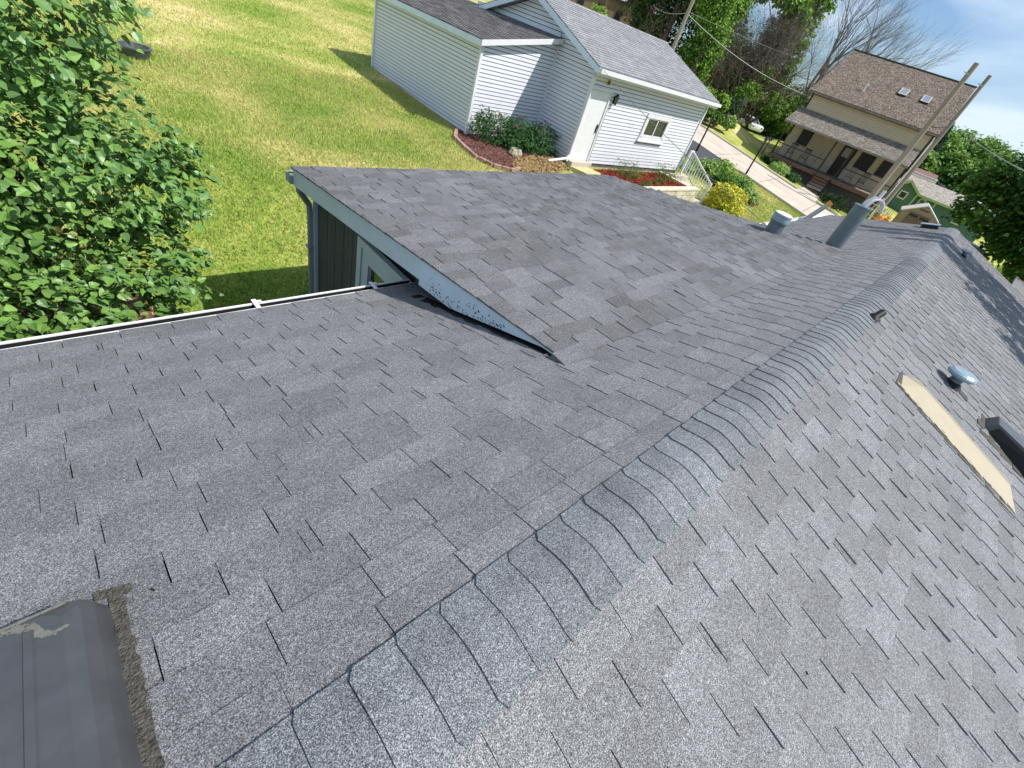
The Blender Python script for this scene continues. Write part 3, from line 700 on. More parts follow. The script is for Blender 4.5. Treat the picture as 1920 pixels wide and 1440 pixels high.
b = Mb(); rr = random.Random(31)                                  # crumbs of bark, seed and grit lying on the shingles
for i in range(34):
    side = rr.choice('LLRRF'); 
    if side == 'L': o = onL(rr.uniform(-.4, 6), rr.uniform(.35, 2.8) if rr.random() < .5 else rr.uniform(.35, 1.0), .012)
    elif side == 'R': o = onR(rr.uniform(.4, 8), rr.uniform(-2.0, -.1), .013)
    else: x_, y_ = rr.uniform(2.2, 7.8), rr.uniform(1.3, 4.9); o = Vector((x_, y_, zF(y_) + .018))
    t = rr.uniform(0, 6.28); s = rr.uniform(.0015, .0035); b.box(o, (s * rr.uniform(1, 4), s, s), (Vector((math.cos(t), math.sin(t), 0)), Vector((-math.sin(t), math.cos(t), 0)), ZV), rr.choice((0, 0, 1)))
b.build('roof_debris', [M_DECK, M_WHITE], kind='stuff')

# ------------------------------------------------------------------ garage
u0, u1, v0 = 12.08, 19.10, 10.32
EV, EZ, SL = 9.98, -.665, .343                                    # eave line and roof pitch
RV = 13.38; RZ = EZ + (RV - EV) * SL; v1_ = 2 * RV - v0
garage = thing('garage', TG(15.5, 13.4, -3.4), 'white sided garage with a lean-to and grey roof beyond our roof', 'garage')
def roofz(v): return EZ + (min(v, 2 * RV - v) - EV) * SL
def gq(b, pts, th, m=0):                                         # slab from 4 garage-frame points
    t = [TG(*p) for p in pts]; b.hexa([p - ZV * th for p in t] + t, m)
b = Mb(); gq(b, [(u0, v0 + .02, -.80), (u1, v0 + .02, -.80), (u1, v1_, -.80), (u0, v1_, -.80)], 2.62)
b.hexa([TG(u0 + .02, v0 + .02, -.80), TG(u1 - .02, v0 + .02, -.80), TG(u1 - .02, v1_, -.80), TG(u0 + .02, v1_, -.80), TG(u0 + .02, RV - .02, RZ - .1), TG(u1 - .02, RV - .02, RZ - .1), TG(u1 - .02, RV + .02, RZ - .1), TG(u0 + .02, RV + .02, RZ - .1)])
wall = b.build('wall', M_GROOVE_SHADE, garage)
SJ = random.Random(17)
def siding(par, P, t0, t1, z0, z1, ex, out, ends=None, holes=()):
    """P(t, z) point on the wall; out = outward vector; each lap board is an object"""
    n = int((z1 - z0) / ex)
    for k in range(n + 1):
        za = z0 + k * ex; zb = min(za + ex, z1)
        if zb - za < .02: break
        a0, b0 = ends(za) if ends else (t0, t1); a1, b1 = ends(zb) if ends else (t0, t1)
        if b0 - a0 < .03: continue
        if b1 < a1: a1 = b1 = (a1 + b1) / 2
        segs = [(a0, b0, a1, b1)]
        for h0, h1, hz0, hz1 in holes:
            if za >= hz0 - .02 and zb <= hz1 + .02:
                ns = []
                for s in segs:
                    if s[0] < h0 < s[1] or s[0] < h1 < s[1]:
                        if h0 - s[0] > .02: ns.append((s[0], h0, s[2], h0))
                        if s[1] - h1 > .02: ns.append((h1, s[1], h1, s[3]))
                    else: ns.append(s)
                segs = ns
        sp = []
        for s in segs:
            if s[1] - s[0] > 2.2 and SJ.random() < .45:
                m_ = s[0] + (s[1] - s[0]) * SJ.uniform(.25, .75); sp += [(s[0], m_ - .003, s[2], m_ - .003), (m_ + .003, s[1], m_ + .003, s[3])]
            else: sp.append(s)
        for s in sp:
            b = Mb(); o = out
            g_ = .019
            b.hexa([P(s[0], za + g_), P(s[1], za + g_), P(s[1], za + g_) + o * .012, P(s[0], za + g_) + o * .012,
                    P(s[2], zb), P(s[3], zb), P(s[3], zb) + o * .006, P(s[2], zb) + o * .006])
            b.build('siding_board', M_SIDE, par)
Zb = -3.32
siding(wall, lambda t, z: TG(t, v0, z), u0 + .06, u1 - .05, Zb, -.80, .105, -GV, holes=((12.12, 13.1, -3.4, -1.14), (15.43, 17.04, -2.37, -1.55)))
# gable wall facing left (-u): below the lean-to roof only the strip v0..12.1, above it the whole gable
A0, A1 = 12.08, 18.3; AU = 9.25                                   # lean-to extent
def gends(z):
    hi = v1_
    lim = EV + (z - EZ + .16) / SL
    lo = max(v0 + .05, lim); hi = min(v1_, 2 * RV - lim)
    if z < -.42: hi = min(hi, A0)
    return lo, hi
siding(wall, lambda t, z: TG(u0, t, z), 0, 0, Zb, RZ - .1, .105, -GU, ends=gends)
for c_ in (u0 - .012, u1): b = Mb(); b.box(TG(c_, v0 - .012, -2.04), (.075, .075, 2.5), (GU, GV, ZV)); b.build('corner_post', M_WHITE, garage)
# roof
b = Mb(); ou = .30
gq(b, [(u0 - ou, EV, EZ - .02), (u1 + ou * .5, EV, EZ - .02), (u1 + ou * .5, RV, RZ - .02), (u0 - ou, RV, RZ - .02)], .07)
gq(b, [(u0 - ou, RV + .001, RZ - .02), (u1 + ou * .5, RV + .001, RZ - .02), (u1 + ou * .5, 2 * RV - EV, EZ - .02), (u0 - ou, 2 * RV - EV, EZ - .02)], .07)
b.build('roof_deck', M_WHITE, garage)
def shingle_field(name, P, ulen, vlen, par, m, ex=.142, tw=.30, jit=.01, keep=300, single_rows=0):
    """P(a, s): point at a across and s down from the ridge; returns one stuff part"""
    V_ = []; n_ = 0; rr = random.Random(3)
    for r in range(int(vlen / ex) + 1):
        s1 = min((r + 1) * ex, vlen); s0 = r * ex - .02; a = -rr.random() * tw
        if s1 - s0 < .04: break
        while a < ulen:
            a0 = max(a, 0) + .003; a1 = min(a + tw, ulen) - .003
            if a1 - a0 > .03:
                lift = rr.uniform(.016, .022)
                q = [P(a0, s1), P(a1, s1), P(a1, max(s0, 0)), P(a0, max(s0, 0))]
                nn = (q[1] - q[0]).cross(q[3] - q[0]).normalized()
                if nn.z < 0: nn = -nn
                V_ += [q[0] - nn * .01, q[1] - nn * .01, q[2] - nn * .01, q[3] - nn * .01, q[0] + nn * lift, q[1] + nn * lift, q[2] + nn * .001, q[3] + nn * .001]
            a += tw + rr.uniform(-jit, jit)
    n = len(V_) // 8; F = (np.array(TABF)[None] + (np.arange(n) * 8)[:, None, None]).reshape(-1, 4)
    return fast(name, [tuple(p) for p in V_], F, m, par, kind='stuff')
sl = math.hypot(1, SL)
shingle_field('roof_shingles', lambda a, s: TG(u0 - ou + a, RV - s / sl, RZ - s / sl * SL), u1 - u0 + ou * 1.5, (RV - EV) * sl, garage, M_GARR)
shingle_field('roof_shingles', lambda a, s: TG(u0 - ou + a, RV + s / sl, RZ - s / sl * SL), u1 - u0 + ou * 1.5, (RV - EV) * sl, garage, M_GARR)
b = Mb()
for i in range(36):
    a = u0 - ou + i * .208; c_ = a + .215
    for sg in (1, -1):
        b.hexa([TG(a, RV + sg * .13, RZ - .13 * SL + .012), TG(c_, RV + sg * .13, RZ - .13 * SL + .006), TG(c_, RV, RZ + .006), TG(a, RV, RZ + .012),
                TG(a, RV + sg * .13, RZ - .13 * SL + .022), TG(c_, RV + sg * .13, RZ - .13 * SL + .012), TG(c_, RV, RZ + .022), TG(a, RV, RZ + .034)])
b.build('ridge_caps', M_GARR, garage, kind='stuff')
b = Mb(); x_ = u0 - ou
for sg in (1, -1):
    b.hexa([TG(x_ - .012, RV - sg * (RV - EV), EZ - .17), TG(x_ + .02, RV - sg * (RV - EV), EZ - .17), TG(x_ + .02, RV, RZ - .17), TG(x_ - .012, RV, RZ - .17),
            TG(x_ - .012, RV - sg * (RV - EV), EZ - .022), TG(x_ + .02, RV - sg * (RV - EV), EZ - .022), TG(x_ + .02, RV, RZ - .022), TG(x_ - .012, RV, RZ - .022)])
    b.build('rake_board', M_PALES, garage); b = Mb()
b = Mb(); b.box(TG((u0 + u1) / 2 - .08, EV + .01, EZ - .12), (u1 - u0 + .42, .03, .16), (GU, GV, ZV)); b.box(TG((u0 + u1) / 2 - .08, (EV + v0) / 2, EZ - .19), (u1 - u0 + .3, v0 - EV, .015), (GU, GV, ZV)); b.build('fascia_board', M_WHITE, garage)
b = Mb()
gx0, gx1 = u0 - ou, u1 + .14
b.box(TG((gx0 + gx1) / 2, EV - .06, EZ - .115), (gx1 - gx0, .11, .006), (GU, GV, ZV)); b.box(TG((gx0 + gx1) / 2, EV - .115, EZ - .07), (gx1 - gx0, .006, .10), (GU, GV, ZV)); b.box(TG((gx0 + gx1) / 2, EV - .108, EZ - .02), (gx1 - gx0, .022, .008), (GU, GV, ZV))
for e_ in (gx0, gx1): b.box(TG(e_, EV - .06, EZ - .07), (.006, .11, .10), (GU, GV, ZV))
gg = b.build('gutter', M_WHITE, garage)
b = Mb(); b.tube([TG(u0 + .0, v0 - .10, EZ - .22), TG(u0 - .02, v0 - .07, EZ - .32), TG(u0 - .03, v0 - .06, -3.10)], .034, 8); b.tube([TG(u0 - .03, v0 - .06, -3.10), TG(u0 - .12, v0 - .07, -3.20), TG(u0 - .95, v0 - .10, -3.30)], [.04, .042, .042], 8); b.box(TG(u0 - 1.1, v0 - .10, -3.335), (.42, .22, .03), (GU, GV, ZV))
b.build('downspout', M_WHITE, garage)
# lean-to
AS = .19; AZ0 = -.385
def az(u): return AZ0 - (u0 - u) * AS
b = Mb(); gq(b, [(AU + .02, A0 + .02, az(AU) - .12), (u0, A0 + .02, az(u0) - .12), (u0, A1 - .02, az(u0) - .12), (AU + .02, A1 - .02, az(AU) - .12)], .05)
b.hexa([TG(AU + .02, A0 + .02, Zb), TG(u0, A0 + .02, Zb), TG(u0, A1 - .02, Zb), TG(AU + .02, A1 - .02, Zb), TG(AU + .02, A0 + .02, az(AU) - .13), TG(u0, A0 + .02, az(u0) - .13), TG(u0, A1 - .02, az(u0) - .13), TG(AU + .02, A1 - .02, az(AU) - .13)])
lw = b.build('wall', M_GROOVE_SHADE, garage)
siding(lw, lambda t, z: TG(AU, t, z), A0 + .06, A1 - .06, Zb, az(AU) - .12, .100, -GU)
def aends(z):
    lim = AU + max(0, (z - (az(AU) - .14)) / AS); return max(AU + .06, lim), u0 - .03
siding(lw, lambda t, z: TG(t, A0, z), 0, 0, Zb, az(u0) - .16, .100, -GV, ends=aends)
b = Mb(); b.box(TG(AU - .012, A0 - .012, (Zb + az(AU) - .12) / 2), (.085, .085, az(AU) - .12 - Zb), (GU, GV, ZV)); b.build('corner_post', M_WHITE, garage)
b = Mb(); b.box(TG(u0 - .02, A0 - .022, (Zb + az(u0)) / 2 - .1), (.035, .03, az(u0) - .2 - Zb), (GU, GV, ZV)); b.build('corner_post', M_SIDE, garage)
b = Mb(); b.box(TG(AU - .012, A1 - .03, (Zb + az(AU) - .12) / 2 - .1), (.09, .09, az(AU) - Zb), (GU, GV, ZV)); b.build('corner_post', M_WHITE, garage)
b = Mb(); gq(b, [(AU - .18, A0 - .18, az(AU - .18) - .012), (u0 - .002, A0 - .18, az(u0) - .012), (u0 - .002, A1 + .1, az(u0) - .012), (AU - .18, A1 + .1, az(AU - .18) - .012)], .06)
b.build('lean_to_deck', M_WHITE, garage)
M_GARD = shingle_mat('lean_to_shingle', (.05, .048, .05), (.135, .125, .125), (.30, .28, .28), gscale=100., tone=.28, blotch=.12)
shingle_field('lean_to_shingles', lambda a, s: TG(u0 - .003 - s / 1.018, A0 - .18 + a, az(u0) - s / 1.018 * AS), A1 - A0 + .28, (u0 - AU + .17) * 1.018, garage, M_GARD, ex=.13, tw=.28)
b = Mb(); b.box(TG(AU - .19, (A0 + A1) / 2 - .03, az(AU - .18) - .085), (.025, A1 - A0 + .3, .13), (GU, GV, ZV)); b.build('fascia_board', M_PALES, garage)
b = Mb(); b.hexa([TG(AU - .19, A0 - .20, az(AU - .19) - .13), TG(u0 - .03, A0 - .20, az(u0) - .13), TG(u0 - .03, A0 - .175, az(u0) - .13), TG(AU - .19, A0 - .175, az(AU - .19) - .13),
                  TG(AU - .19, A0 - .20, az(AU - .19) + .0), TG(u0 - .03, A0 - .20, az(u0) + .0), TG(u0 - .03, A0 - .175, az(u0) + .0), TG(AU - .19, A0 - .175, az(AU - .19) + .0)])
b.build('rake_board', M_WHITE, garage)
b = Mb(); b.box(TG(u0 - .03, (A0 + v1_) / 2, az(u0) + .05), (.02, v1_ - A0, .10), (GU, GV, ZV)); b.build('flashing', M_PALES, garage)
b = Mb(); b.box(TG((AU + u0) / 2, A0 + .04, Zb - .16), (u0 - AU, .06, .32), (GU, GV, ZV)); b.box(TG(AU + .04, (A0 + A1) / 2, Zb - .16), (.06, A1 - A0, .32), (GU, GV, ZV)); b.box(TG((u0 + u1) / 2, v0 + .05, Zb - .3), (u1 - u0, .06, .6), (GU, GV, ZV)); b.build('foundation', M_ROCK, garage)
# door
b = Mb()
b.box(TG(12.60, v0 - .016, -1.19), (1.08, .05, .075), (GU, GV, ZV)); b.box(TG(12.125, v0 - .016, -2.23), (.07, .05, 2.0), (GU, GV, ZV)); b.box(TG(13.085, v0 - .016, -2.23), (.05, .05, 2.0), (GU, GV, ZV))
b.box(TG(13.14, v0 - .012, -2.23), (.07, .02, 2.06), (GU, GV, ZV), 1)
df = b.build('door_frame', [M_WHITE, M_GUTG], garage)
b = Mb(); b.box(TG(12.61, v0 + .012, -2.24), (.90, .03, 2.0), (GU, GV, ZV)); dr = b.build('door', M_WHITE, garage)
b = Mb(); b.box(TG(12.97, v0 - .025, -2.25), (.022, .035, .26), (GU, GV, ZV)); b.box(TG(12.97, v0 - .04, -2.20), (.05, .02, .05), (GU, GV, ZV)); b.build('handle', M_BLACK, dr)
b = Mb(); b.box(TG(12.62, v0 - .10, -3.33), (1.02, .26, .17), (GU, GV, ZV)); b.build('door_sill', M_CONC, garage)
# window
b = Mb(); wa, wb_, wz0, wz1 = 15.43, 17.03, -2.38, -1.53
for c_, d_ in ((((wa + wb_) / 2, wz1 - .06), (wb_ - wa, .12)), (((wa + wb_) / 2, wz0 + .055), (wb_ - wa + .06, .15)), ((wa + .075, (wz0 + wz1) / 2), (.15, wz1 - wz0 - .2)), ((wb_ - .095, (wz0 + wz1) / 2), (.19, wz1 - wz0 - .2))):
    b.box(TG(c_[0], v0 - .022, c_[1]), (d_[0], .07, d_[1]), (GU, GV, ZV))
gw = b.build('window', M_WHITE, garage)
b = Mb(); b.box(TG(16.22, v0 - .012, -1.95), (.045, .04, .56), (GU, GV, ZV)); b.box(TG(16.22, v0 - .012, -1.672), (1.3, .04, .04), (GU, GV, ZV)); b.box(TG(16.22, v0 - .012, -2.215), (1.3, .04, .05), (GU, GV, ZV)); b.build('sash', M_WHITE, gw)
for c_ in (15.90, 16.54):
    b = Mb(); b.box(TG(c_, v0 + .004, -1.94), (.59, .012, .52), (GU, GV, ZV)); b.build('pane', M_GLASS, gw)
b = Mb(); b.box(TG(16.22, v0 - .05, -2.40), (1.72, .09, .03), (GU, GV, ZV)); b.build('sill', M_WHITE, gw)
# wall lantern and socket
b = Mb(); o = TG(13.33, v0 - .10, -1.36); b.lathe(o, [(.045, -.10), (.07, .08)], 6); lan = b.build('wall_lantern', M_GLASS, garage)
b = Mb(); b.lathe(o, [(.085, .08), (.05, .13), (.01, .16)], 6); b.lathe(o, [(.05, -.13), (.05, -.10)], 6); b.box(o + GV * .06 + ZV * .06, (.05, .10, .03), (GU, GV, ZV)); b.box(o + GV * .09 - ZV * .02, (.08, .02, .2), (GU, GV, ZV)); b.build('lantern_frame', M_BLACK, lan)
b = Mb(); b.box(TG(12.78, v0 - .03, -.98), (.13, .05, .11), (GU, GV, ZV)); b.box(TG(12.74, v0 - .06, -.98), (.03, .03, .09), (GU, GV, ZV), 1); b.build('junction_box', [M_STRAW, M_BLACK], garage)
# service wire from our eave to the garage corner
def wire(p, q, sag, r, name, lab, m, n=14, group=None):
    p = Vector(p); q = Vector(q); b = Mb()
    b.tube([p.lerp(q, i / n) - ZV * sag * 4 * (i / n) * (1 - i / n) for i in range(n + 1)], r, 5); return b.build(name, m, label=lab, cat='wire', group=group)
wire(TG(u0 - .2, EV - .05, EZ - .03), (11.9, 3.05, -2.16), .12, .007, 'service_wire', 'thin wire from the garage roof corner down to our eave', M_POLE)

# ------------------------------------------------------------------ yard beside the garage
def gp(x, y, dz=0): return Vector((x, y, ground(x, y) + dz))
def polybed(pts, name, m, dz=.02, lab=None, z=None):
    c_ = Vector((sum(p[0] for p in pts) / len(pts), sum(p[1] for p in pts) / len(pts), 0)); b = Mb(); n = len(pts); rings = []
    for k in range(5):
        f = k / 4; rings.append([(c_.x + (p[0] - c_.x) * f, c_.y + (p[1] - c_.y) * f) for p in pts])
    fz = lambda x, y, f: (z if z is not None else ground(x, y)) + dz + .03 * (1 - f)
    for k in range(4):
        for i in range(n):
            j = (i + 1) % n; q = [rings[k][i], rings[k][j], rings[k + 1][j], rings[k + 1][i]]; f_ = (k / 4, k / 4, (k + 1) / 4, (k + 1) / 4)
            b.poly([(p[0], p[1], fz(p[0], p[1], ff)) for p, ff in zip(q, f_)])
    return b.build(name, m, kind='structure')
def inpoly(x, y, pts):
    c_ = False; j = len(pts) - 1
    for i in range(len(pts)):
        if (pts[i][1] > y) != (pts[j][1] > y) and x < (pts[j][0] - pts[i][0]) * (y - pts[i][1]) / (pts[j][1] - pts[i][1]) + pts[i][0]: c_ = not c_
        j = i
    return c_
def chips(pts, n, name, m, s=.035, dz=.03, z=None, seed=1):
    rg = random.Random(seed); xs = [p[0] for p in pts]; ys = [p[1] for p in pts]; V_ = []; F_ = []
    while n:
        x, y = rg.uniform(min(xs), max(xs)), rg.uniform(min(ys), max(ys))
        if not inpoly(x, y, pts): continue
        n -= 1; o = Vector((x, y, (z if z is not None else ground(x, y)) + dz + rg.uniform(0, .03)))
        a = Vector((rg.uniform(-1, 1), rg.uniform(-1, 1), rg.uniform(-.5, .5))).normalized() * s * rg.uniform(.5, 1.6); c_ = Vector((rg.uniform(-1, 1), rg.uniform(-1, 1), rg.uniform(-.4, .4))).normalized() * s * .35
        k = len(V_); V_ += [tuple(o - a), tuple(o + c_ + ZV * .006), tuple(o + a), tuple(o - c_)]; F_.append((k, k + 1, k + 2, k + 3))
    return fast(name, V_, F_, m, kind='stuff')
bed = [(9.75, 12.0), (9.15, 11.2), (8.95, 10.5), (8.80, 9.8), (8.95, 9.3), (9.4, 9.05), (9.9, 9.2), (10.6, 9.6), (11.6, 9.75), (12.5, 9.8), (12.7, 11.0), (13.0, 11.6), (11.5, 11.7), (9.9, 11.8)]
polybed(bed, 'mulch_bed', M_BRM); chips(bed, 5200, 'mulch', M_BRC)
straw = [(9.6, 9.25), (10.3, 9.75), (11.2, 10.0), (12.3, 9.95), (12.2, 9.2), (11.0, 8.9), (9.8, 8.6)]
polybed(straw, 'dry_patch', M_STRAW, dz=.035); chips(straw, 4000, 'dry_grass', M_STRAW, s=.05, dz=.05)
rr = random.Random(8)
edge = [(9.62, 11.9), (9.05, 11.2), (8.84, 10.5), (8.68, 9.75), (8.82, 9.2), (9.3, 8.92), (9.8, 9.05)]
def along(pts, step):
    out = []; acc = 0
    for (x0, y0), (x1, y1) in zip(pts, pts[1:]):
        L_ = math.hypot(x1 - x0, y1 - y0); t = acc
        while t < L_: out.append((x0 + (x1 - x0) * t / L_, y0 + (y1 - y0) * t / L_, math.atan2(y1 - y0, x1 - x0))); t += step
        acc = t - L_
    return out
bedg = thing('bed_edging', gp(9, 10), 'low pink stone edging curving round the peony bed', 'garden edging')
for x, y, a in along(edge, .24):
    b = Mb(); t = a + rr.uniform(-.1, .1); ax = (Vector((math.cos(t), math.sin(t), 0)), Vector((-math.sin(t), math.cos(t), 0)), ZV)
    b.box(gp(x, y, .045), (.215, .10, .11), ax); b.build('edging_stone', M_EDGE, bedg, bevel=.012)
b = Mb(); b.blob(gp(10.45, 10.05, .10), (.21, .17, .16), 9, rng=random.Random(3), j=.22); b.build('rock', M_ROCK, label='tan rock lying in front of the peony bush', cat='rock')
b = Mb(); b.hexa([gp(12.55, 9.62, -.15), gp(12.75, 8.95, -.15), gp(13.6, 9.0, -.15), gp(13.4, 9.6, -.15)] + [Vector((12.55, 9.62, -3.37)), Vector((12.75, 8.95, -3.37)), Vector((13.6, 9.0, -3.37)), Vector((13.4, 9.6, -3.37))])
b.build('flagstone', M_YSTONE, label='yellow flagstone on the step below the garage door', cat='stone', bevel=.02)
b = Mb(); b.hexa([Vector(p) for p in ((13.2, 8.95, -3.75), (13.45, 8.35, -3.75), (14.1, 8.5, -3.75), (13.9, 9.0, -3.75), (13.2, 8.95, -3.47), (13.45, 8.35, -3.47), (14.1, 8.5, -3.47), (13.9, 9.0, -3.47))])
b.build('flagstone', M_YSTONE, label='second yellow flagstone, lower, beside the red mulch', cat='stone', bevel=.02)
b = Mb(); b.box((12.35, 8.8, -3.78), (.5, 1.2, .5), m=0); b.build('step_riser', M_TAR, label='dark timber step edge left of the flagstones', cat='step')
# raised bed with red mulch behind the block wall
WX0, WX1, WY = 13.6, 18.25, 7.66
raised = [(13.5, 9.45), (14.0, 8.4), (14.0, WY + .1), (18.15, WY + .1), (18.15, 9.3)]
polybed(raised, 'raised_bed', M_REDG, z=-3.42, dz=.0)
rw = thing('retaining_wall', (16, WY, -4.2), 'low cream block retaining wall in front of the red mulch', 'wall')
for r in range(4):
    z_ = -3.34 - .2 * r; x = WX0 - (.2 if r % 2 else 0)
    while x < WX1 - .05:
        x2 = min(x + .41, WX1); b = Mb(); xx = max(x, WX0)
        b.box(((xx + x2) / 2, WY + rr.uniform(-.008, .008) - .01 * (3 - r) * 0, z_ - .1), (x2 - xx - .012, .22, .188)); b.build('stone_block', M_STONE, rw, bevel=.012); x += .41
    y = WY + .12
    while y < 9.2:
        b = Mb(); b.box((WX1 - .11, y + .2, z_ - .1), (.22, .39, .188)); b.build('stone_block', M_STONE, rw, bevel=.012); y += .4
b = Mb(); b.box(((WX0 + WX1) / 2, WY, -3.315), (WX1 - WX0 + .06, .27, .05)); b.build('cap_stone', M_STONE, rw)
chips([(13.7, 9.4), (14.1, 8.3), (14.1, WY + .12), (18.0, WY + .12), (18.0, 9.25)], 7000, 'red_mulch', M_REDM, s=.045, z=-3.42, dz=.02)

# leaves
def leaves(Pn, size, rng, up=.5, out=None, shape='quad', droop=.3):
    n = len(Pn); nrm = rng.normal(size=(n, 3)); nrm /= np.linalg.norm(nrm, axis=1)[:, None]
    nrm[:, 2] = np.abs(nrm[:, 2]) * .8 + up
    if out is not None: nrm += out * .7
    nrm /= np.linalg.norm(nrm, axis=1)[:, None]
    d = rng.normal(size=(n, 3)); 
    if out is not None: d += out * 1.2
    d[:, 2] -= droop; d -= nrm * np.sum(d * nrm, 1)[:, None]; d /= np.linalg.norm(d, axis=1)[:, None] + 1e-9
    s = np.cross(nrm, d); sz = size * rng.uniform(.6, 1.3, n)[:, None]
    if shape == 'quad':
        T = [(0, 0, 0), (.42, .5, .10), (0, 1.05, -.05), (-.42, .5, .10)]; Fx = [(0, 1, 2, 3)]
    elif shape == 'thin':
        T = [(0, 0, 0), (.16, .5, .04), (0, 1.1, -.1), (-.16, .5, .04)]; Fx = [(0, 1, 2, 3)]
    else:
        T = [(0, 0, 0), (0, .5, -.07), (0, 1.08, -.16), (.38, .10, .06), (.42, .42, .05), (.22, .8, -.03), (-.38, .10, .06), (-.42, .42, .05), (-.22, .8, -.03)]
        Fx = [(0, 1, 4, 3), (1, 2, 5, 4), (0, 6, 7, 1), (1, 7, 8, 2)]
    V_ = np.concatenate([(Pn + sz * (s * a + d * b_ + nrm * c_))[:, None, :] for a, b_, c_ in T], 1).reshape(-1, 3)
    F_ = (np.array(Fx)[None] + (np.arange(n) * len(T))[:, None, None]).reshape(-1, 4)
    return V_, F_
def blobs_pts(blobs, n, rng, clump=.22, per=14, shell=.55):
    """points in clumps over ellipsoids: ragged outline, gaps between clumps"""
    vol = np.array([b_[3] * b_[4] * b_[5] for b_ in blobs]) ** .67; vol /= vol.sum(); P_ = []; O_ = []
    for bl, f in zip(blobs, vol):
        c_ = np.array(bl[:3]); r_ = np.array(bl[3:6]); nc = max(4, int(n * f / per))
        q = rng.normal(size=(nc, 3)); q /= np.linalg.norm(q, axis=1)[:, None]; rad = shell + (1.08 - shell) * rng.random(nc) ** .6
        cc = c_ + q * r_ * rad[:, None]; o = np.repeat(q, per, 0); P2 = np.repeat(cc, per, 0) + rng.normal(size=(nc * per, 3)) * (r_.mean() * clump) * np.repeat(rng.uniform(.5, 1.3, nc), per)[:, None] * np.array([1, 1, .6])
        P_.append(P2); O_.append(o)
    return np.concatenate(P_), np.concatenate(O_)
def branchy(b, base, blobs, r0, rng, n=3, m=0, sub=2):
    base = Vector(base)
    for bl in blobs:
        c_ = Vector(bl[:3]); mid = base.lerp(c_, .5) + Vector((rng.uniform(-1, 1), rng.uniform(-1, 1), 0)) * bl[3] * .15
        fork = Vector((base.x, base.y, base.z)).lerp(Vector((base.x, base.y, c_.z - bl[5] * .8)), .8)
        b.tube([fork, fork.lerp(c_, .5) + Vector((rng.uniform(-.1, .1), rng.uniform(-.1, .1), .1)) * bl[3], c_], [r0 * .5, r0 * .32, r0 * .1], 6)
        for _ in range(sub):
            e = c_ + Vector((rng.uniform(-.8, .8) * bl[3], rng.uniform(-.8, .8) * bl[4], rng.uniform(-.3, .9) * bl[5])); b.tube([fork.lerp(c_, .6), fork.lerp(c_, .6).lerp(e, .6), e], [r0 * .2, r0 * .13, r0 * .04], 5)
def plant(name, label, cat, base, blobs, n, size, m, seed, trunk=.12, group=None, up=.5, per=14, clump=.22, shell=.55, shape='quad', bark=None, mats2=None, frac2=.3, crown='crown', droop=.3, sub=2, bushy=False):
    rng = np.random.RandomState(seed); pr = random.Random(seed)
    base = Vector(base); t = thing(name, base, label, cat, group)
    b = Mb(); top = max(bl[2] for bl in blobs)
    if not bushy:
        b.tube([base - ZV * .1, base.lerp(Vector((base.x, base.y, top)), .4), Vector((base.x, base.y, top))], [trunk, trunk * .75, trunk * .25], 8)
        branchy(b, base, blobs, trunk, pr, sub=sub)
    else:
        for k in range(10):
            bl = pr.choice(blobs); e = Vector((bl[0] + pr.uniform(-.6, .6) * bl[3], bl[1] + pr.uniform(-.6, .6) * bl[4], bl[2] + pr.uniform(-.2, .6) * bl[5])); b.tube([base - ZV * .05, base.lerp(e, .5) + ZV * .05, e], [trunk, trunk * .7, trunk * .3], 5)
    b.build('trunk' if not bushy else 'stem', bark or M_BARK, t)
    P_, O_ = blobs_pts(blobs, n, rng, clump, per, shell)
    if mats2 is not None:
        k = rng.random(len(P_)) < frac2
        V_, F_ = leaves(P_[k], size, rng, up, O_[k], shape, droop); fast(crown, V_, F_, mats2, t)
        P_, O_ = P_[~k], O_[~k]
    V_, F_ = leaves(P_, size, rng, up, O_, shape, droop); fast(crown, V_, F_, m, t)
    return t
# peony bush: two mounds
pz = ground(11, 10.7)
peo = plant('peony_bush', 'dark green peony bush with a few red blooms between garage and lean-to', 'bush', (11.1, 10.75, pz),
      [(10.45, 11.05, pz + .38, .68, .5, .44), (11.2, 10.9, pz + .42, .62, .5, .42), (12.0, 10.6, pz + .36, .68, .5, .46), (11.3, 10.6, pz + .25, .9, .45, .3), (10.0, 11.2, pz + .62, .2, .2, .32)], 5200, .115, M_LF_P, 4, trunk=.02, per=9, clump=.16, shape='thin', bushy=True, up=.3)
for i, (x, y, z) in enumerate([(10.3, 10.9, .86), (11.2, 11.0, .88), (12.15, 10.75, .88), (11.6, 10.35, .62), (12.3, 10.3, .6), (10.7, 10.5, .7)]):
    b = Mb(); b.blob((x, y, pz + z), (.04, .04, .035), 7, rng=random.Random(i), j=.3); b.build('bloom', M_REDF, peo)
zz = -3.40
for i, (x, y, r, h, lab, m) in enumerate([(14.9, 8.85, .55, .45, 'feathery green plant left of centre in the red mulch', M_LF_M), (17.35, 8.65, .62, .50, 'larger green plant in the red mulch beside the railing', M_LF_M), (15.9, 8.2, .17, .15, 'small seedling in the middle of the red mulch', M_LF_M), (15.3, 8.1, .15, .14, 'small seedling near the wall edge of the red mulch', M_LF_M), (16.5, 8.35, .2, .16, 'low sprout left of the larger green plant', M_LF_M), (14.8, 8.0, .14, .2, 'small sprout close to the left end of the block wall', M_LF_M)]):
    plant('garden_plant', lab, 'plant', (x, y, zz), [(x, y, zz + h * .5, r, r * .8, h * .55)], 900 if r > .3 else 120, .07, m, 40 + i, trunk=.008, per=7, clump=.25, shape='thin', bushy=True, group='plants in the red mulch bed', up=.4, mats2=M_LF_P, frac2=.3)
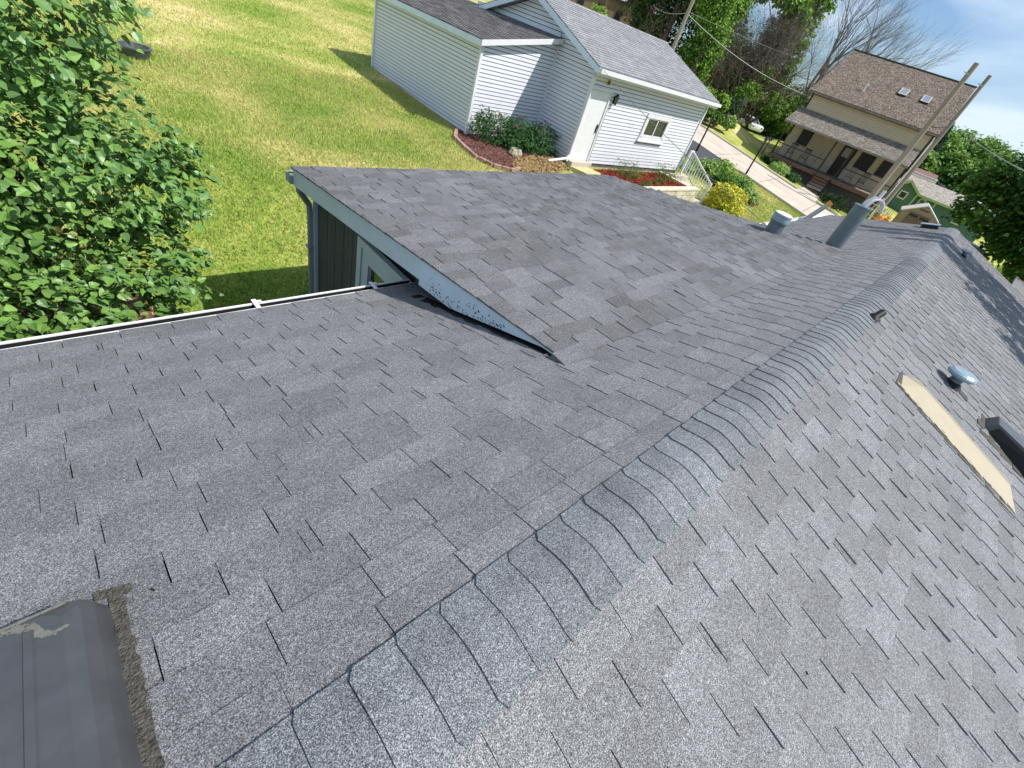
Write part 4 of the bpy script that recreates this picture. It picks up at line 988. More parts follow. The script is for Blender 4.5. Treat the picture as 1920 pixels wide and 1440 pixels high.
# white railing down the side steps
rail = thing('white_railing', (20, 8.6, -3.9), 'white stair railing beside the garage corner', 'railing')
pu, pl = Vector((19.92, 9.28, -3.30)), Vector((20.22, 8.02, -4.12)); HR = .82
for nm_, p in (('post', pu), ('post', pl)): b = Mb(); b.box(p + ZV * (HR / 2), (.09, .09, HR + .06)); b.build('post', M_WHITE, rail)
b = Mb(); b.box(Vector((19.62, 9.22, -2.88)), (.07, .07, .9)); b.build('post', M_WHITE, rail)
b = Mb(); b.beam(pu + ZV * HR, pl + ZV * HR, .07, .06); b.beam(Vector((19.62, 9.22, -2.46)), pu + ZV * HR, .06, .05); b.build('top_rail', M_WHITE, rail)
b = Mb(); b.beam(pu + ZV * .10, pl + ZV * .10, .05, .05); b.build('bottom_rail', M_WHITE, rail)
for i in range(1, 11):
    p = pu.lerp(pl, i / 11); b = Mb(); b.beam(p + ZV * .10, p + ZV * HR, .032, .032, up=(1, 0, 0)); b.build('baluster', M_WHITE, rail)
st = thing('garden_steps', (19.2, 8.6, -4.2), 'concrete steps going down beside the white railing', 'steps')
for i in range(4): b = Mb(); b.box((19.25, 9.05 - i * .32, -3.45 - i * .2), (1.1, .34, .2)); b.build('step', M_CONC, st)
# bushes down the slope
gz = ground(20.9, 7.25)
plant('golden_bush', 'round golden yellow bush below the white railing', 'bush', (20.9, 7.3, gz), [(20.9, 7.3, gz + .55, .80, .78, .62), (20.7, 7.5, gz + .75, .5, .5, .45)], 4200, .085, M_LF_Y, 21, trunk=.03, per=9, clump=.12, bushy=True, mats2=M_LF_L, frac2=.25, shell=.7)
isl = [(24.3, 10.2), (24.0, 9.2), (24.6, 8.3), (25.8, 7.7), (27.2, 7.8), (28.0, 8.6), (27.6, 9.6), (26.2, 10.4), (25.0, 10.8)]
polybed(isl, 'island_bed', M_BRM, dz=.03); chips(isl, 900, 'mulch', M_BRC, s=.05)
for i, (x, y, r, h, m, lab, sh) in enumerate([(24.7, 10.35, .55, .75, M_LF_H, 'variegated bush at the upper left of the island bed', 'quad'), (25.9, 10.1, .75, .95, M_LF_L, 'bright green bush under the front lamp post', 'quad'), (25.2, 9.05, .7, .8, M_LF_M, 'mid green rounded shrub in the middle of the island bed', 'quad'), (26.9, 9.1, .6, .65, M_LF_H, 'pale hosta nearest the kerb in the island bed', 'thin'), (26.3, 8.3, .5, .5, M_LF_H, 'striped hosta at the lower end of the island bed', 'thin'), (24.6, 9.6, .3, .35, M_LF_P, 'purplish small shrub between the island bed shrubs', 'quad'), (23.6, 10.9, .6, .45, M_LF_L, 'low leafy clump behind the white railing', 'thin'), (22.0, 10.4, .6, .4, M_LF_H, 'yellow green clump at the head of the steps', 'thin')]):
    g_ = ground(x, y)
    plant('garden_shrub', lab, 'shrub', (x, y, g_), [(x, y, g_ + h * .5, r, r * .9, h * .58)], 1300, .11 if sh == 'quad' else .2, m, 60 + i, trunk=.015, per=8, clump=.16, shape=sh, bushy=True, group='shrubs round the front lamp post', mats2=M_LF_M, frac2=.2)
# lamp posts
def lamp(x, y, h, lab):
    z = ground(x, y); t = thing('lamp_post', (x, y, z), lab, 'lamp post', 'garden lamp posts')
    b = Mb(); b.lathe((x, y, z - .1), [(.06, 0), (.06, .5), (.048, .55), (.045, h - .3)], 10); b.build('post', M_BLACK, t)
    b = Mb(); b.lathe((x, y, z + h - .42), [(.05, 0), (.10, .18), (.10, .19)], 6); b.build('lantern', M_GLASS, t)
    b = Mb(); b.lathe((x, y, z + h - .23), [(.13, 0), (.07, .09), (.015, .16), (.0, .2)], 6); b.lathe((x, y, z + h - .44), [(.03, -.02), (.06, .02)], 6); b.build('lantern_cap', M_BLACK, t)
lamp(29.0, 13.35, 2.05, 'black lamp post standing left of the driveway, right of the garage corner'); lamp(31.7, 10.88, 2.35, 'black lamp post standing over the island bed by the road')
# tub behind the lilac
b = Mb(); o = gp(2.45, 14.7, .02); b.lathe(o, [(.24, 0), (.30, .16), (.32, .17), (.32, .20), (.28, .20), (.22, .05), (0, .04)], 20); b.build('tub', M_BOX, label='dark grey tub on the lawn, half hidden by the lilac', cat='tub')

# ------------------------------------------------------------------ farmhouse across the road
M_CLAP = mat('cream_clapboard', (.62, .53, .38), .7, .05, 2, tone=.04)
M_BROOF = shingle_mat('brown_shingle', (.11, .085, .068), (.22, .172, .14), (.33, .27, .22), gscale=16., tone=.28, blotch=.10, bump=.2)
M_BROOFG = shingle_mat('porch_shingle', (.12, .105, .09), (.235, .205, .175), (.36, .31, .265), gscale=16., tone=.26, blotch=.10, bump=.2)
M_DKBR = mat('dark_brown_paint', (.035, .024, .018), .6, .2, 6)
M_RUST = mat('brown_red_board', (.20, .10, .06), .75, .3, 4)
M_GREYW = mat('grey_weathered_wood', (.22, .19, .16), .85, .3, 3)
M_SCREEN = mat('dark_screen', (.022, .020, .018), .5, .2, 5)
M_FOUND = mat('dark_stone_foundation', (.09, .085, .075), .9, .4, 4, bump=.5, bscale=8)
M_LACE = mat('curtain_glass', (.30, .32, .30), .3, .4, 14)
M_SKYL = mat('skylight_glass', (.22, .26, .33), .12, .1, 3, spec=.9)
M_BLUE = mat('blue_plastic', (.10, .22, .50), .4, .1, 6)
AX = (U2, W2, ZV)
def tb(b, u, w_, z, d, m=0): b.box(TH(u, w_, z), d, AX, m)
D0 = 46.95; UA, UB = -.50, 8.36; WF = 44.4; DK = -3.17
fh = thing('farmhouse', TH(4, 49, -4.5), 'cream two storey house with brown roof, two skylights and a long front porch', 'house')
b = Mb(); b.box(TH((UA + UB) / 2, (D0 + 62) / 2, -1.55), (UB - UA - .02, 62 - D0, 5.6), AX)
RDW, RDZ = 54.3, 4.95; EWF, EZF = 46.5, 1.36; psl = (RDZ - EZF) / (RDW - EWF)
b.hexa([TH(UA, D0, 1.2), TH(UB, D0, 1.2), TH(UB, 62, 1.2), TH(UA, 62, 1.2), TH(UA, RDW - .05, RDZ - .25), TH(UB, RDW - .05, RDZ - .25), TH(UB, RDW + .05, RDZ - .25), TH(UA, RDW + .05, RDZ - .25)])
fw = b.build('wall', mat('clapboard_shadow', (.42, .31, .18), .8, .1, 4), fh)
def clap(z0, z1, ex, ua, ub, par, holes=()):
    z = z0
    while z < z1 - .02:
        zb = min(z + ex, z1); segs = [(ua, ub)]
        for h0, h1, a_, c_ in holes:
            if z > a_ - ex and zb < c_ + ex: segs = [s for t in segs for s in (((t[0], h0), (h1, t[1])) if t[0] < h0 < t[1] else (t,))]
        for a, c in segs:
            if c - a < .03: continue
            b = Mb(); b.hexa([TH(a, D0, z + .028), TH(c, D0, z + .028), TH(c, D0 - .03, z + .028), TH(a, D0 - .03, z + .028), TH(a, D0, zb), TH(c, D0, zb), TH(c, D0 - .012, zb), TH(a, D0 - .012, zb)]); b.build('clapboard', M_CLAP, par)
        z += ex
clap(.15, 1.2, .125, UA + .1, UB - .1, fw)
hl = ((3.18, 4.12, -3.2, -.98), (6.62, 7.50, -2.06, -.9), (1.74, 2.78, -2.14, -.9), (.2, 1.18, -2.1, -.95))
clap(DK, -.75, .125, UA + .1, UB - .1, fw, hl)
for u_ in (UA + .03, UB - .03): b = Mb(); tb(b, u_, D0 - .02, -.2, (.12, .08, 2.9)); b.build('corner_board', M_DKBR, fh)
b = Mb()
def roofslab(b, ua, ub, wa, za, wb_, zb, th):
    b.hexa([TH(ua, wa, za - th), TH(ub, wa, za - th), TH(ub, wb_, zb - th), TH(ua, wb_, zb - th), TH(ua, wa, za), TH(ub, wa, za), TH(ub, wb_, zb), TH(ua, wb_, zb)])
roofslab(b, UA - .22, UB + .32, EWF, EZF, RDW, RDZ, .14); roofslab(b, UA - .22, UB + .32, 62.1, EZF, RDW + .01, RDZ, .14)
roof = b.build('roof', M_DKBR, fh)
ps = math.hypot(1, psl)
def rel_field(name, f, ul, vl, m, par, ex, tw): 
    return shingle_field(name, f, ul, vl, par, m, ex=ex, tw=tw, jit=.06)
rel_field('roof_shingles', lambda a, s: TH(UA - .22 + a, RDW - s / ps, RDZ + .01 - s / ps * psl), UB - UA + .54, (RDW - EWF) * ps, M_BROOF, fh, .14, .17)
rel_field('roof_shingles', lambda a, s: TH(UA - .22 + a, RDW + .02 + s / ps, RDZ + .01 - s / ps * psl), UB - UA + .54, (RDW - EWF) * ps, M_BROOF, fh, .28, .5)
b = Mb(); b.beam(TH(UA - .24, RDW, RDZ + .05), TH(UB + .34, RDW, RDZ + .05), .22, .06); b.build('ridge_board', mat('mossy_ridge', (.04, .10, .05), .9, .3, 5), fh)
b = Mb(); b.beam(TH(UA - .2, EWF - .05, EZF - .07), TH(UB + .3, EWF - .05, EZF - .07), .10, .10); b.build('gutter', M_GREYW, fh)
for u_, wlo, zlo, whi, zhi in ((3.15, 0, 0, 0, 0), (1.55, 0, 0, 0, 0)):
    s0, s1 = 3.55, 4.75; b = Mb(); P = lambda a, s, h: TH(a, RDW - s / ps, RDZ - s / ps * psl) + (ZV * 1.0 - W2 * psl).normalized() * h
    def sk_(u_, hw, s0, s1, h0, h1): return [P(u_ - hw, s1, h0), P(u_ + hw, s1, h0), P(u_ + hw, s0, h0), P(u_ - hw, s0, h0), P(u_ - hw, s1, h1), P(u_ + hw, s1, h1), P(u_ + hw, s0, h1), P(u_ - hw, s0, h1)]
    b.hexa(sk_(u_, .30, 4.0, 5.05, 0, .14)); sl_ = b.build('skylight', M_DKBR, fh)
    b = Mb()
    for hw_ in (-.26, .26): b.hexa(sk_(u_ + hw_, .035, 4.0, 5.05, .14, .16))
    b.hexa(sk_(u_, .30, 4.0, 4.07, .14, .162)); b.hexa(sk_(u_, .30, 4.98, 5.05, .14, .162)); b.build('frame', M_CONC, sl_)
    b = Mb(); b.hexa(sk_(u_, .23, 4.06, 4.98, .145, .152)); b.build('pane', M_SKYL, sl_)
b = Mb(); b.tube([P(5.55, 6.2, -.1), P(5.55, 6.2, 0) + ZV * .42], .06, 8); b.tube([P(5.55, 6.2, 0) + ZV * .42, P(5.55, 6.2, 0) + ZV * .45 + U2 * -.12], .07, 8); b.build('roof_vent', M_WHITE, fh)
# porch
PZE = -.80; PZW = .22; psw = (PZW - PZE) / (D0 - 44.2)
b = Mb(); roofslab(b, UA + .1, UB + .30, 44.1, PZE - .03, D0, PZW, .12); b.build('porch_roof', M_GREYW, fh)
pp = math.hypot(1, psw)
rel_field('porch_shingles', lambda a, s: TH(UA + .1 + a, D0 - s / pp, PZW + .01 - s / pp * psw), UB - UA + .2, (D0 - 44.1) * pp, M_BROOFG, fh, .14, .17)
b = Mb(); b.hexa([TH(UB - .1, 44.5, -1.0), TH(UB, 44.5, -1.0), TH(UB, D0, -1.0), TH(UB - .1, D0, -1.0), TH(UB - .1, 44.5, PZE - .1), TH(UB, 44.5, PZE - .1), TH(UB, D0, PZW - .1), TH(UB - .1, D0, PZW - .1)]); b.build('porch_gable', M_CLAP, fh)
b = Mb(); tb(b, (UA + UB) / 2, 45.68, DK - .04, (UB - UA + .3, 2.5, .08)); b.build('porch_deck', M_GREYW, fh)
for a, c in ((UA - .15, 3.28), (4.5, UB + .15)):
    b = Mb(); tb(b, (a + c) / 2, WF - .02, DK - .15, (c - a, .06, .22)); b.build('porch_skirt', M_RUST, fh)
b = Mb(); tb(b, (UA + UB) / 2, WF + .5, -4.35, (UB - UA - .1, .2, 2.2)); b.build('foundation', M_FOUND, fh)
for u_ in (UB - .08, 4.55, 3.25, UA + .15):
    b = Mb(); tb(b, u_, WF + .06, (DK - .9) / 2, (.11, .11, -.9 - DK)); b.build('porch_post', M_DKBR, fh)
for a, c in ((UA + .2, 3.15), (4.65, UB - .15)):
    b = Mb(); tb(b, (a + c) / 2, WF + .06, DK + .88, (c - a, .07, .07)); tb(b, (a + c) / 2, WF + .06, DK + .12, (c - a, .05, .05)); rl = b.build('porch_railing', M_DKBR, fh)
    k = 0; n = int((c - a) / .125)
    for i in range(1, n): b = Mb(); tb(b, a + (c - a) * i / n, WF + .06, DK + .5, (.05, .05, .72)); b.build('baluster', M_GREYW, rl)
for i in range(5):
    b = Mb(); tb(b, 3.9, WF - .14 - i * .27, DK - .12 - i * .19, (1.1, .28, .14)); b.build('porch_step', M_RUST if i < 3 else M_GREYW, fh)
for s in (3.3, 4.5):
    b = Mb(); b.beam(TH(s, WF, DK + .88), TH(s, WF - 1.3, DK + .0), .04, .05); b.beam(TH(s, WF - 1.3, DK + .03), TH(s, WF - 1.3, -4.4), .05, .05, up=(1, 0, 0)); b.build('stair_rail', M_BLACK, fh)
# door and windows
b = Mb(); tb(b, 3.65, D0 - .05, -2.08, (.98, .08, 2.2)); fd = b.build('door', M_DKBR, fh)
b = Mb(); tb(b, 3.66, D0 - .10, -1.45, (.62, .03, .62)); b.build('door_pane', M_LACE, fd)
for a, c, z0, z1 in ((6.68, 7.45, -2.0, -.97), (1.79, 2.73, -2.09, -.97), (.24, 1.14, -2.03, -1.04)):
    b = Mb(); e = .06
    tb(b, (a + c) / 2, D0 - .04, z1 + e / 2, (c - a + 2 * e, .08, e)); tb(b, (a + c) / 2, D0 - .04, z0 - e / 2, (c - a + 2 * e, .08, e)); tb(b, a - e / 2, D0 - .04, (z0 + z1) / 2, (e, .08, z1 - z0)); tb(b, c + e / 2, D0 - .04, (z0 + z1) / 2, (e, .08, z1 - z0))
    f_ = b.build('window', M_DKBR, fh); b = Mb(); tb(b, (a + c) / 2, D0 - .03, (z0 + z1) / 2, (c - a, .02, z1 - z0)); b.build('pane', M_SCREEN, f_)
b = Mb(); b.tube([TH(UA - .05, D0 - .4, 1.2), TH(UA - .1, D0 - .15, .9), TH(UA - .1, D0 - .15, -4.4)], .05, 6); b.tube([TH(UA - .32, WF - .2, -.9), TH(UA - .32, WF - .1, -4.4)], .05, 6); b.build('downspout', M_WHITE, fh)
# porch things
def rocker(u_, w_, m, lab, grp='rocking chairs on the farmhouse porch'):
    t = thing('rocking_chair', TH(u_, w_, DK), lab, 'rocking chair', grp)
    b = Mb(); tb(b, u_, w_, DK + .42, (.5, .45, .05)); b.build('seat', m, t)
    b = Mb()
    for i in range(6): b.beam(TH(u_ - .22 + i * .088, w_ + .2, DK + .44), TH(u_ - .22 + i * .088, w_ + .36, DK + 1.08), .04, .02)
    b.beam(TH(u_ - .26, w_ + .36, DK + 1.08), TH(u_ + .26, w_ + .36, DK + 1.08), .05, .08); b.build('backrest', m, t)
    for sx in (-.24, .24):
        for sy in (-.2, .2): b = Mb(); b.beam(TH(u_ + sx, w_ + sy, DK + .05), TH(u_ + sx, w_ + sy, DK + .62), .045, .045, up=(1, 0, 0)); b.build('leg', m, t)
        b = Mb(); b.tube([TH(u_ + sx, w_ + q, DK + .02 + q * q * .35) for q in (-.42, -.2, 0, .2, .42)], .022, 5); b.build('runner', m, t)
        b = Mb(); b.beam(TH(u_ + sx, w_ - .25, DK + .64), TH(u_ + sx, w_ + .25, DK + .64), .06, .03); b.build('armrest', m, t)
rocker(7.2, 45.3, M_BLACK, 'black rocking chair at the left end of the farmhouse porch'); rocker(6.1, 45.4, M_BLACK, 'black rocking chair under the left porch window, beside the blue pail')
rocker(2.45, 45.3, M_GREYW, 'grey slatted rocking chair right of the farmhouse door'); rocker(1.5, 45.4, M_BLACK, 'black rocking chair between the two dark porch windows')
b = Mb(); b.lathe(TH(5.75, 45.0, DK), [(.10, 0), (.14, .28), (.145, .29)], 12); b.build('pail', M_BLUE, label='pale blue pail on the porch left of the door', cat='pail')
b = Mb(); b.lathe(TH(2.75, 44.9, DK), [(.12, 0), (.15, .22), (0, .24)], 12); b.build('cushion', M_BLUE, label='blue cushion by the railing right of the door', cat='cushion')
b = Mb(); b.tube([TH(5.35, 45.2, DK), TH(5.1, 46.3, DK + 1.3)], .018, 5); b.box(TH(5.36, 45.15, DK + .08), (.3, .08, .16), AX); b.build('broom', M_DKBR, label='dark broom leaning on the porch wall', cat='broom')
# planting under the porch
for i, (u_, w_, r, h, m, lab, sh) in enumerate([(6.7, 42.3, .6, .6, M_LF_H, 'pale striped hosta under the farmhouse porch', 'thin'), (5.6, 42.6, .5, .45, M_LF_P, 'dark low plant right of the pale hosta', 'quad'), (7.9, 43.1, .55, .5, M_LF_D, 'dark shrub at the left corner of the porch', 'quad'), (2.3, 42.8, 1.0, .7, M_LF_D, 'dark hosta mound right of the farmhouse steps', 'thin'), (.2, 42.6, .5, .6, M_LF_L, 'light green clump at the right end of the porch', 'quad')]):
    x, y = TH(u_, w_, 0).x, TH(u_, w_, 0).y; g_ = ground(x, y)
    plant('garden_shrub', lab, 'shrub', (x, y, g_), [(x, y, g_ + h * .45, r, r, h * .55)], 900, .2 if sh == 'thin' else .13, m, 80 + i, trunk=.015, per=8, clump=.18, shape=sh, bushy=True, group='planting under the farmhouse porch')

# ------------------------------------------------------------------ green house, shed, white house
M_GRN = mat('green_stucco', (.075, .15, .125), .85, .05, 1.5)
M_GRNT = mat('pale_green_trim', (.30, .42, .20), .6, .05, 3)
M_TANR = shingle_mat('tan_shingle', (.16, .14, .12), (.30, .27, .235), (.40, .36, .32), gscale=10., tone=.14, blotch=.06, bump=.1)
M_TRIMW = mat('pale_trim', (.52, .58, .46), .6, .05, 3)
gh_ = thing('green_house', TH(-6.2, 70, -6), 'green low house with tan roof and pale trim, half behind the maple', 'house')
W0 = 68.0; s_ = W0 / 60.
def gB(u_, z): return u_ * s_, z * s_
ga, gb = -.55 * s_, -2.75 * s_                                    # front gable
b = Mb(); gz0 = -6.3
b.hexa([TH(gb, W0, gz0), TH(ga, W0, gz0), TH(ga, W0 + 6, gz0), TH(gb, W0 + 6, gz0), TH(gb, W0, -2.78 * s_), TH(ga, W0, -2.78 * s_), TH(ga, W0 + 6, -2.78 * s_), TH(gb, W0 + 6, -2.78 * s_)])
ap = -1.62 * s_
b.hexa([TH(gb, W0, -2.78 * s_), TH(ga, W0, -2.78 * s_), TH(ga, W0 + 6, -2.78 * s_), TH(gb, W0 + 6, -2.78 * s_), TH(ap - .35, W0, -2.15 * s_), TH(ap + .35, W0, -2.15 * s_), TH(ap + .35, W0 + 6, -2.15 * s_), TH(ap - .35, W0 + 6, -2.15 * s_)])
W1 = W0 + 1.2
b.hexa([TH(-10.4, W1, gz0), TH(gb, W1, gz0), TH(gb, W1 + 6, gz0), TH(-10.4, W1 + 6, gz0), TH(-10.4, W1, -2.85 * s_), TH(gb, W1, -2.85 * s_), TH(gb, W1 + 6, -2.85 * s_), TH(-10.4, W1 + 6, -2.85 * s_)])
b.build('wall', M_GRN, gh_)
b = Mb(); roofslab(b, -10.6, .4, W1 - .35, -2.78 * s_, W1 + 3.2, -1.70 * s_, .1); roofslab(b, -10.6, .4, W1 + 6.8, -2.78 * s_, W1 + 3.21, -1.70 * s_, .1)
for sg, ue in ((1, ga + .2), (-1, gb - .2)):
    b.hexa([TH(ue, W0 - .25, -2.80 * s_), TH(ap, W0 - .25, -2.02 * s_), TH(ap, W0 + 3.5, -2.02 * s_), TH(ue, W0 + 3.5, -2.80 * s_), TH(ue, W0 - .25, -2.74 * s_), TH(ap, W0 - .25, -1.96 * s_), TH(ap, W0 + 3.5, -1.96 * s_), TH(ue, W0 + 3.5, -2.74 * s_)])
b.build('roof', M_TANR, gh_)
b = Mb(); 
for ue in (ga + .2, gb - .2): b.beam(TH(ue, W0 - .27, -2.84 * s_), TH(ap, W0 - .27, -2.06 * s_), .06, .22, up=ZV)
b.beam(TH(-10.6, W1 - .38, -2.86 * s_), TH(gb - .1, W1 - .38, -2.86 * s_), .08, .22)
for u_ in (gb, ga): tb(b, u_, W0 - .02, (gz0 - 2.85 * s_) / 2, (.16, .1, -2.85 * s_ - gz0))
tb(b, -4.55 * s_, W1 - .04, (gz0 - 2.85 * s_) / 2, (.18, .1, -2.85 * s_ - gz0))
b.build('trim', M_GRNT, gh_)
for (a, c, z0, z1, w_, sp) in ((-2.02 * s_, -1.42 * s_, -3.57 * s_, -2.98 * s_, W0, 0), (-7.26 * s_, -6.6 * s_, -3.86 * s_, -3.0 * s_, W1, 1), (-3.75 * s_, -3.25 * s_, -3.8 * s_, -3.05 * s_, W1, 1), (-9.2 * s_, -8.5 * s_, -3.9 * s_, -3.05 * s_, W1, 1)):
    b = Mb(); e = .12
    for (cu, cz, du, dz_) in (((a + c) / 2, z1, c - a + e, e), ((a + c) / 2, z0, c - a + e, e), (a, (z0 + z1) / 2, e, z1 - z0), (c, (z0 + z1) / 2, e, z1 - z0)): tb(b, cu, w_ - .05, cz, (du, .1, dz_))
    if sp: tb(b, (a + c) / 2, w_ - .05, (z0 + z1) / 2, (c - a, .08, .06))
    f_ = b.build('window', M_TRIMW, gh_); b = Mb(); tb(b, (a + c) / 2, w_ - .02, (z0 + z1) / 2, (c - a, .04, z1 - z0)); b.build('pane', M_GLASS, f_)
wh = thing('white_house', TH(-3.4, 86, -4), 'small white house with reddish roof behind the green house', 'house')
s2 = 85 / 75.
b = Mb(); tb(b, -2.8 * s2, 87.5, -3.6, (2.6 * s2, 5, 3.6)); b.build('wall', M_SIDE, wh)
b = Mb(); roofslab(b, -3.95 * s2, -1.3 * s2, 84.6, -1.78 * s2, 88, -1.2 * s2, .12); b.build('roof', mat('reddish_shingle', (.20, .11, .085), .9, .1, 3), wh)
b = Mb(); b.beam(TH(-4.0 * s2, 84.5, -1.85 * s2), TH(-1.3 * s2, 84.5, -1.85 * s2), .15, .14); b.build('gutter', M_WHITE, wh)
# shed
M_SHED = mat('tan_shed_wall', (.30, .225, .16), .8, .06, 2); M_SHDD = mat('brown_shed_door', (.15, .11, .085), .7, .1, 3)
sh = thing('garden_shed', TH(-3.2, 47, -5), 'small tan shed with brown double doors and pale roof', 'shed')
WS = 46.0; sa, sb_ = -2.02, -4.42; sr = -3.2
b = Mb(); b.hexa([TH(sb_, WS, -5.4), TH(sa, WS, -5.4), TH(sa, WS + 2.6, -5.4), TH(sb_, WS + 2.6, -5.4), TH(sb_, WS, -3.25), TH(sa, WS, -3.35), TH(sa, WS + 2.6, -3.35), TH(sb_, WS + 2.6, -3.25)])
b.hexa([TH(sb_, WS, -3.25), TH(sa, WS, -3.35), TH(sa, WS + 2.6, -3.35), TH(sb_, WS + 2.6, -3.25), TH(sr - .06, WS, -2.58), TH(sr + .06, WS, -2.58), TH(sr + .06, WS + 2.6, -2.58), TH(sr - .06, WS + 2.6, -2.58)]); b.build('wall', M_SHED, sh)
b = Mb()
for ue, ze in ((sa + .12, -3.42), (sb_ - .12, -3.36)): b.hexa([TH(ue, WS - .08, ze), TH(sr, WS - .08, -2.56), TH(sr, WS + 2.7, -2.56), TH(ue, WS + 2.7, ze), TH(ue, WS - .08, ze + .06), TH(sr, WS - .08, -2.50), TH(sr, WS + 2.7, -2.50), TH(ue, WS + 2.7, ze + .06)])
b.build('roof', mat('pale_shed_roof', (.62, .62, .64), .5, .05, 3), sh)
for a, c in ((-2.48, -3.17), (-3.19, -3.88)):
    b = Mb(); tb(b, (a + c) / 2, WS - .03, -4.2, (a - c, .05, 1.95)); d_ = b.build('door', M_SHDD, sh)
    b = Mb()
    for i in range(4): tb(b, a - .13 - i * .14, WS - .065, -3.42, (.10, .03, .17))
    b.build('door_pane', M_BLACK, d_)
b = Mb()
for i in range(6): tb(b, -2.93 - i * .10, WS - .02, -2.90, (.06, .03, .09))
b.build('gable_vent', M_BLACK, sh)
# things in the yard left of the shed
plc = thing('yard_chair', TH(-1.35, 43.5, -4.8), 'pale yellow slatted garden chair left of the shed', 'chair')
M_YEL = mat('pale_yellow_plastic', (.62, .60, .30), .5, .05, 5); M_ORG = mat('orange_plastic', (.70, .30, .06), .5, .1, 5)
cz = -4.35
for i in range(4): b = Mb(); b.beam(TH(-1.1 - i * .14, 43.3, cz + .35), TH(-1.1 - i * .14, 43.5, cz + .95), .07, .03); b.build('back_slat', M_YEL, plc)
b = Mb(); tb(b, -1.3, 43.05, cz + .33, (.55, .5, .04)); b.build('seat', M_YEL, plc)
for a in (-1.05, -1.56):
    for c in (42.85, 43.3): b = Mb(); tb(b, a, c, cz, (.05, .05, .66)); b.build('leg', M_YEL, plc)
b = Mb(); b.blob(TH(-1.1, 40.8, -3.95), (.32, .35, .3), 8, rng=random.Random(4)); b.blob(TH(-1.55, 40.9, -4.0), (.22, .22, .25), 8, rng=random.Random(5)); b.blob(TH(-1.45, 40.7, -3.7), (.13, .13, .16), 7, rng=random.Random(6)); b.box(TH(-1.3, 40.8, -4.6), (.6, .5, 1.0), AX)
b.build('ride_on_toy', M_ORG, label='orange and yellow plastic toy left of the shed', cat='toy')
fe = thing('wooden_frame', TH(-.2, 42.5, -4.6), 'red brown timber climbing frame at the porch corner', 'climbing frame')
for i in range(5): b = Mb(); b.beam(TH(.25 - i * .28, 42.2 + .1 * i, -5), TH(-.1 - i * .30, 42.6, -2.95 - i * .16), .07, .07, up=(1, 0, 0)); b.build('post', M_RUST if i % 2 else M_CLAP, fe)
for z in (-4.1, -3.7, -3.4): b = Mb(); b.beam(TH(.2, 42.4, z), TH(-1.1, 42.5, z - .1), .05, .05); b.build('rail', M_CLAP, fe)
# ladder leaning on our eave, only its tip in view
ld = thing('ladder', (14.0, 3.7, -4.6), 'aluminium ladder top with orange tip rising above our far eave', 'ladder')
M_ALU = mat('aluminium', (.42, .42, .40), .35, .05, 5, metal=.6)
la, lb = Vector((14.6, 4.05, -4.5)), Vector((15.1, 2.75, -1.62)); dl = (lb - la).normalized(); sv = Vector((1, 0, 0)) - dl * dl.x; sv.normalize()
for s in (-.2, .2): b = Mb(); b.beam(la + sv * s, lb + sv * s, .03, .075, up=sv.cross(dl)); b.build('rail', M_ALU, ld)
for i in range(9): p = la.lerp(lb, (i + .6) / 9.2); b = Mb(); b.beam(p - sv * .2, p + sv * .2, .03, .03); b.build('rung', M_ALU, ld)
for s in (-.2, .2): b = Mb(); b.beam(lb + sv * s - dl * .06, lb + sv * s + dl * .05, .045, .09, up=sv.cross(dl)); b.build('tip', M_ORG, ld)
# covered pool thing beyond the gable
b = Mb(); o = TH(-3.9, 24, -2.3); b.hexa([TH(-3.3, 24, -3.6), TH(-4.15, 23.6, -3.6), TH(-4.4, 25.2, -3.6), TH(-3.4, 25.5, -3.6), TH(-3.35, 24, -1.86), TH(-4.08, 23.7, -1.93), TH(-4.3, 25.1, -1.98), TH(-3.4, 25.4, -1.9)], 0, 1)
b.build('tarp_stack', [M_BOX, M_BLUE], label='blue tarp over a stack beyond our far gable', cat='tarp')

# ------------------------------------------------------------------ poles, wires, signs, car
def pole(x, y, ztop, r, lab, arm=False):
    z = ground(x, y); t = thing('utility_pole', (x, y, z), lab, 'utility pole', 'utility poles')
    b = Mb(); b.tube([(x, y, z - .3), (x, y, (z + ztop) / 2), (x, y, ztop)], [r * 1.15, r, r * .82], 12); b.build('pole', M_POLE, t)
    b = Mb(); b.box((x - .1, y + .05, ztop - .55), (.12, .16, .10)); b.tube([(x, y, ztop - .5), (x - .1, y + .26, ztop - .5)], .02, 5); b.build('bracket', M_ALU, t); return t
p1 = Vector((40.4, 5.42, 0)); p2 = Vector((43.2, 4.76, 0))
pole(p1.x, p1.y, 4.71, .165, 'thick weathered utility pole standing in front of the farmhouse porch'); pole(p2.x, p2.y, 4.67, .13, 'thinner grey utility pole just right of the thick one')
pole(33.4, 20.35, 7.0, .125, 'tall pale utility pole rising behind the garage roof')
M_WIRE = mat('grey_wire', (.20, .20, .19), .6, .1, 5); M_WIREL = mat('pale_wire', (.45, .47, .44), .6, .1, 5)
tp = Vector((33.4, 20.35, 2.55))
wire(tp, TH(8.65, 47.2, 1.0), .45, .015, 'power_wire', 'thick sagging wire from the tall pole to the farmhouse corner', M_WIREL, 20)
wire(tp + ZV * .1, TH(10.5, 80, 5.0), .3, .012, 'power_wire', 'thin wire crossing the trees right of the tall pole', M_WIRE, 14)
wire(Vector((41.2, 28.5, 3.0)), tp + ZV * .05, .25, .014, 'power_wire', 'short wire running left from the tall pole', M_WIREL, 10)
wire(TH(7.3, 47.6, 2.4), TH(2.6, 46.3, 1.2), .12, .012, 'power_wire', 'thin dark wire drooping across the farmhouse roof', M_WIRE, 14)
wire((24.0, 1.9, .95), (13.2, -1.2, .25), .1, .012, 'power_wire', 'pale green wire crossing in front of the maple', M_WIREL, 14)
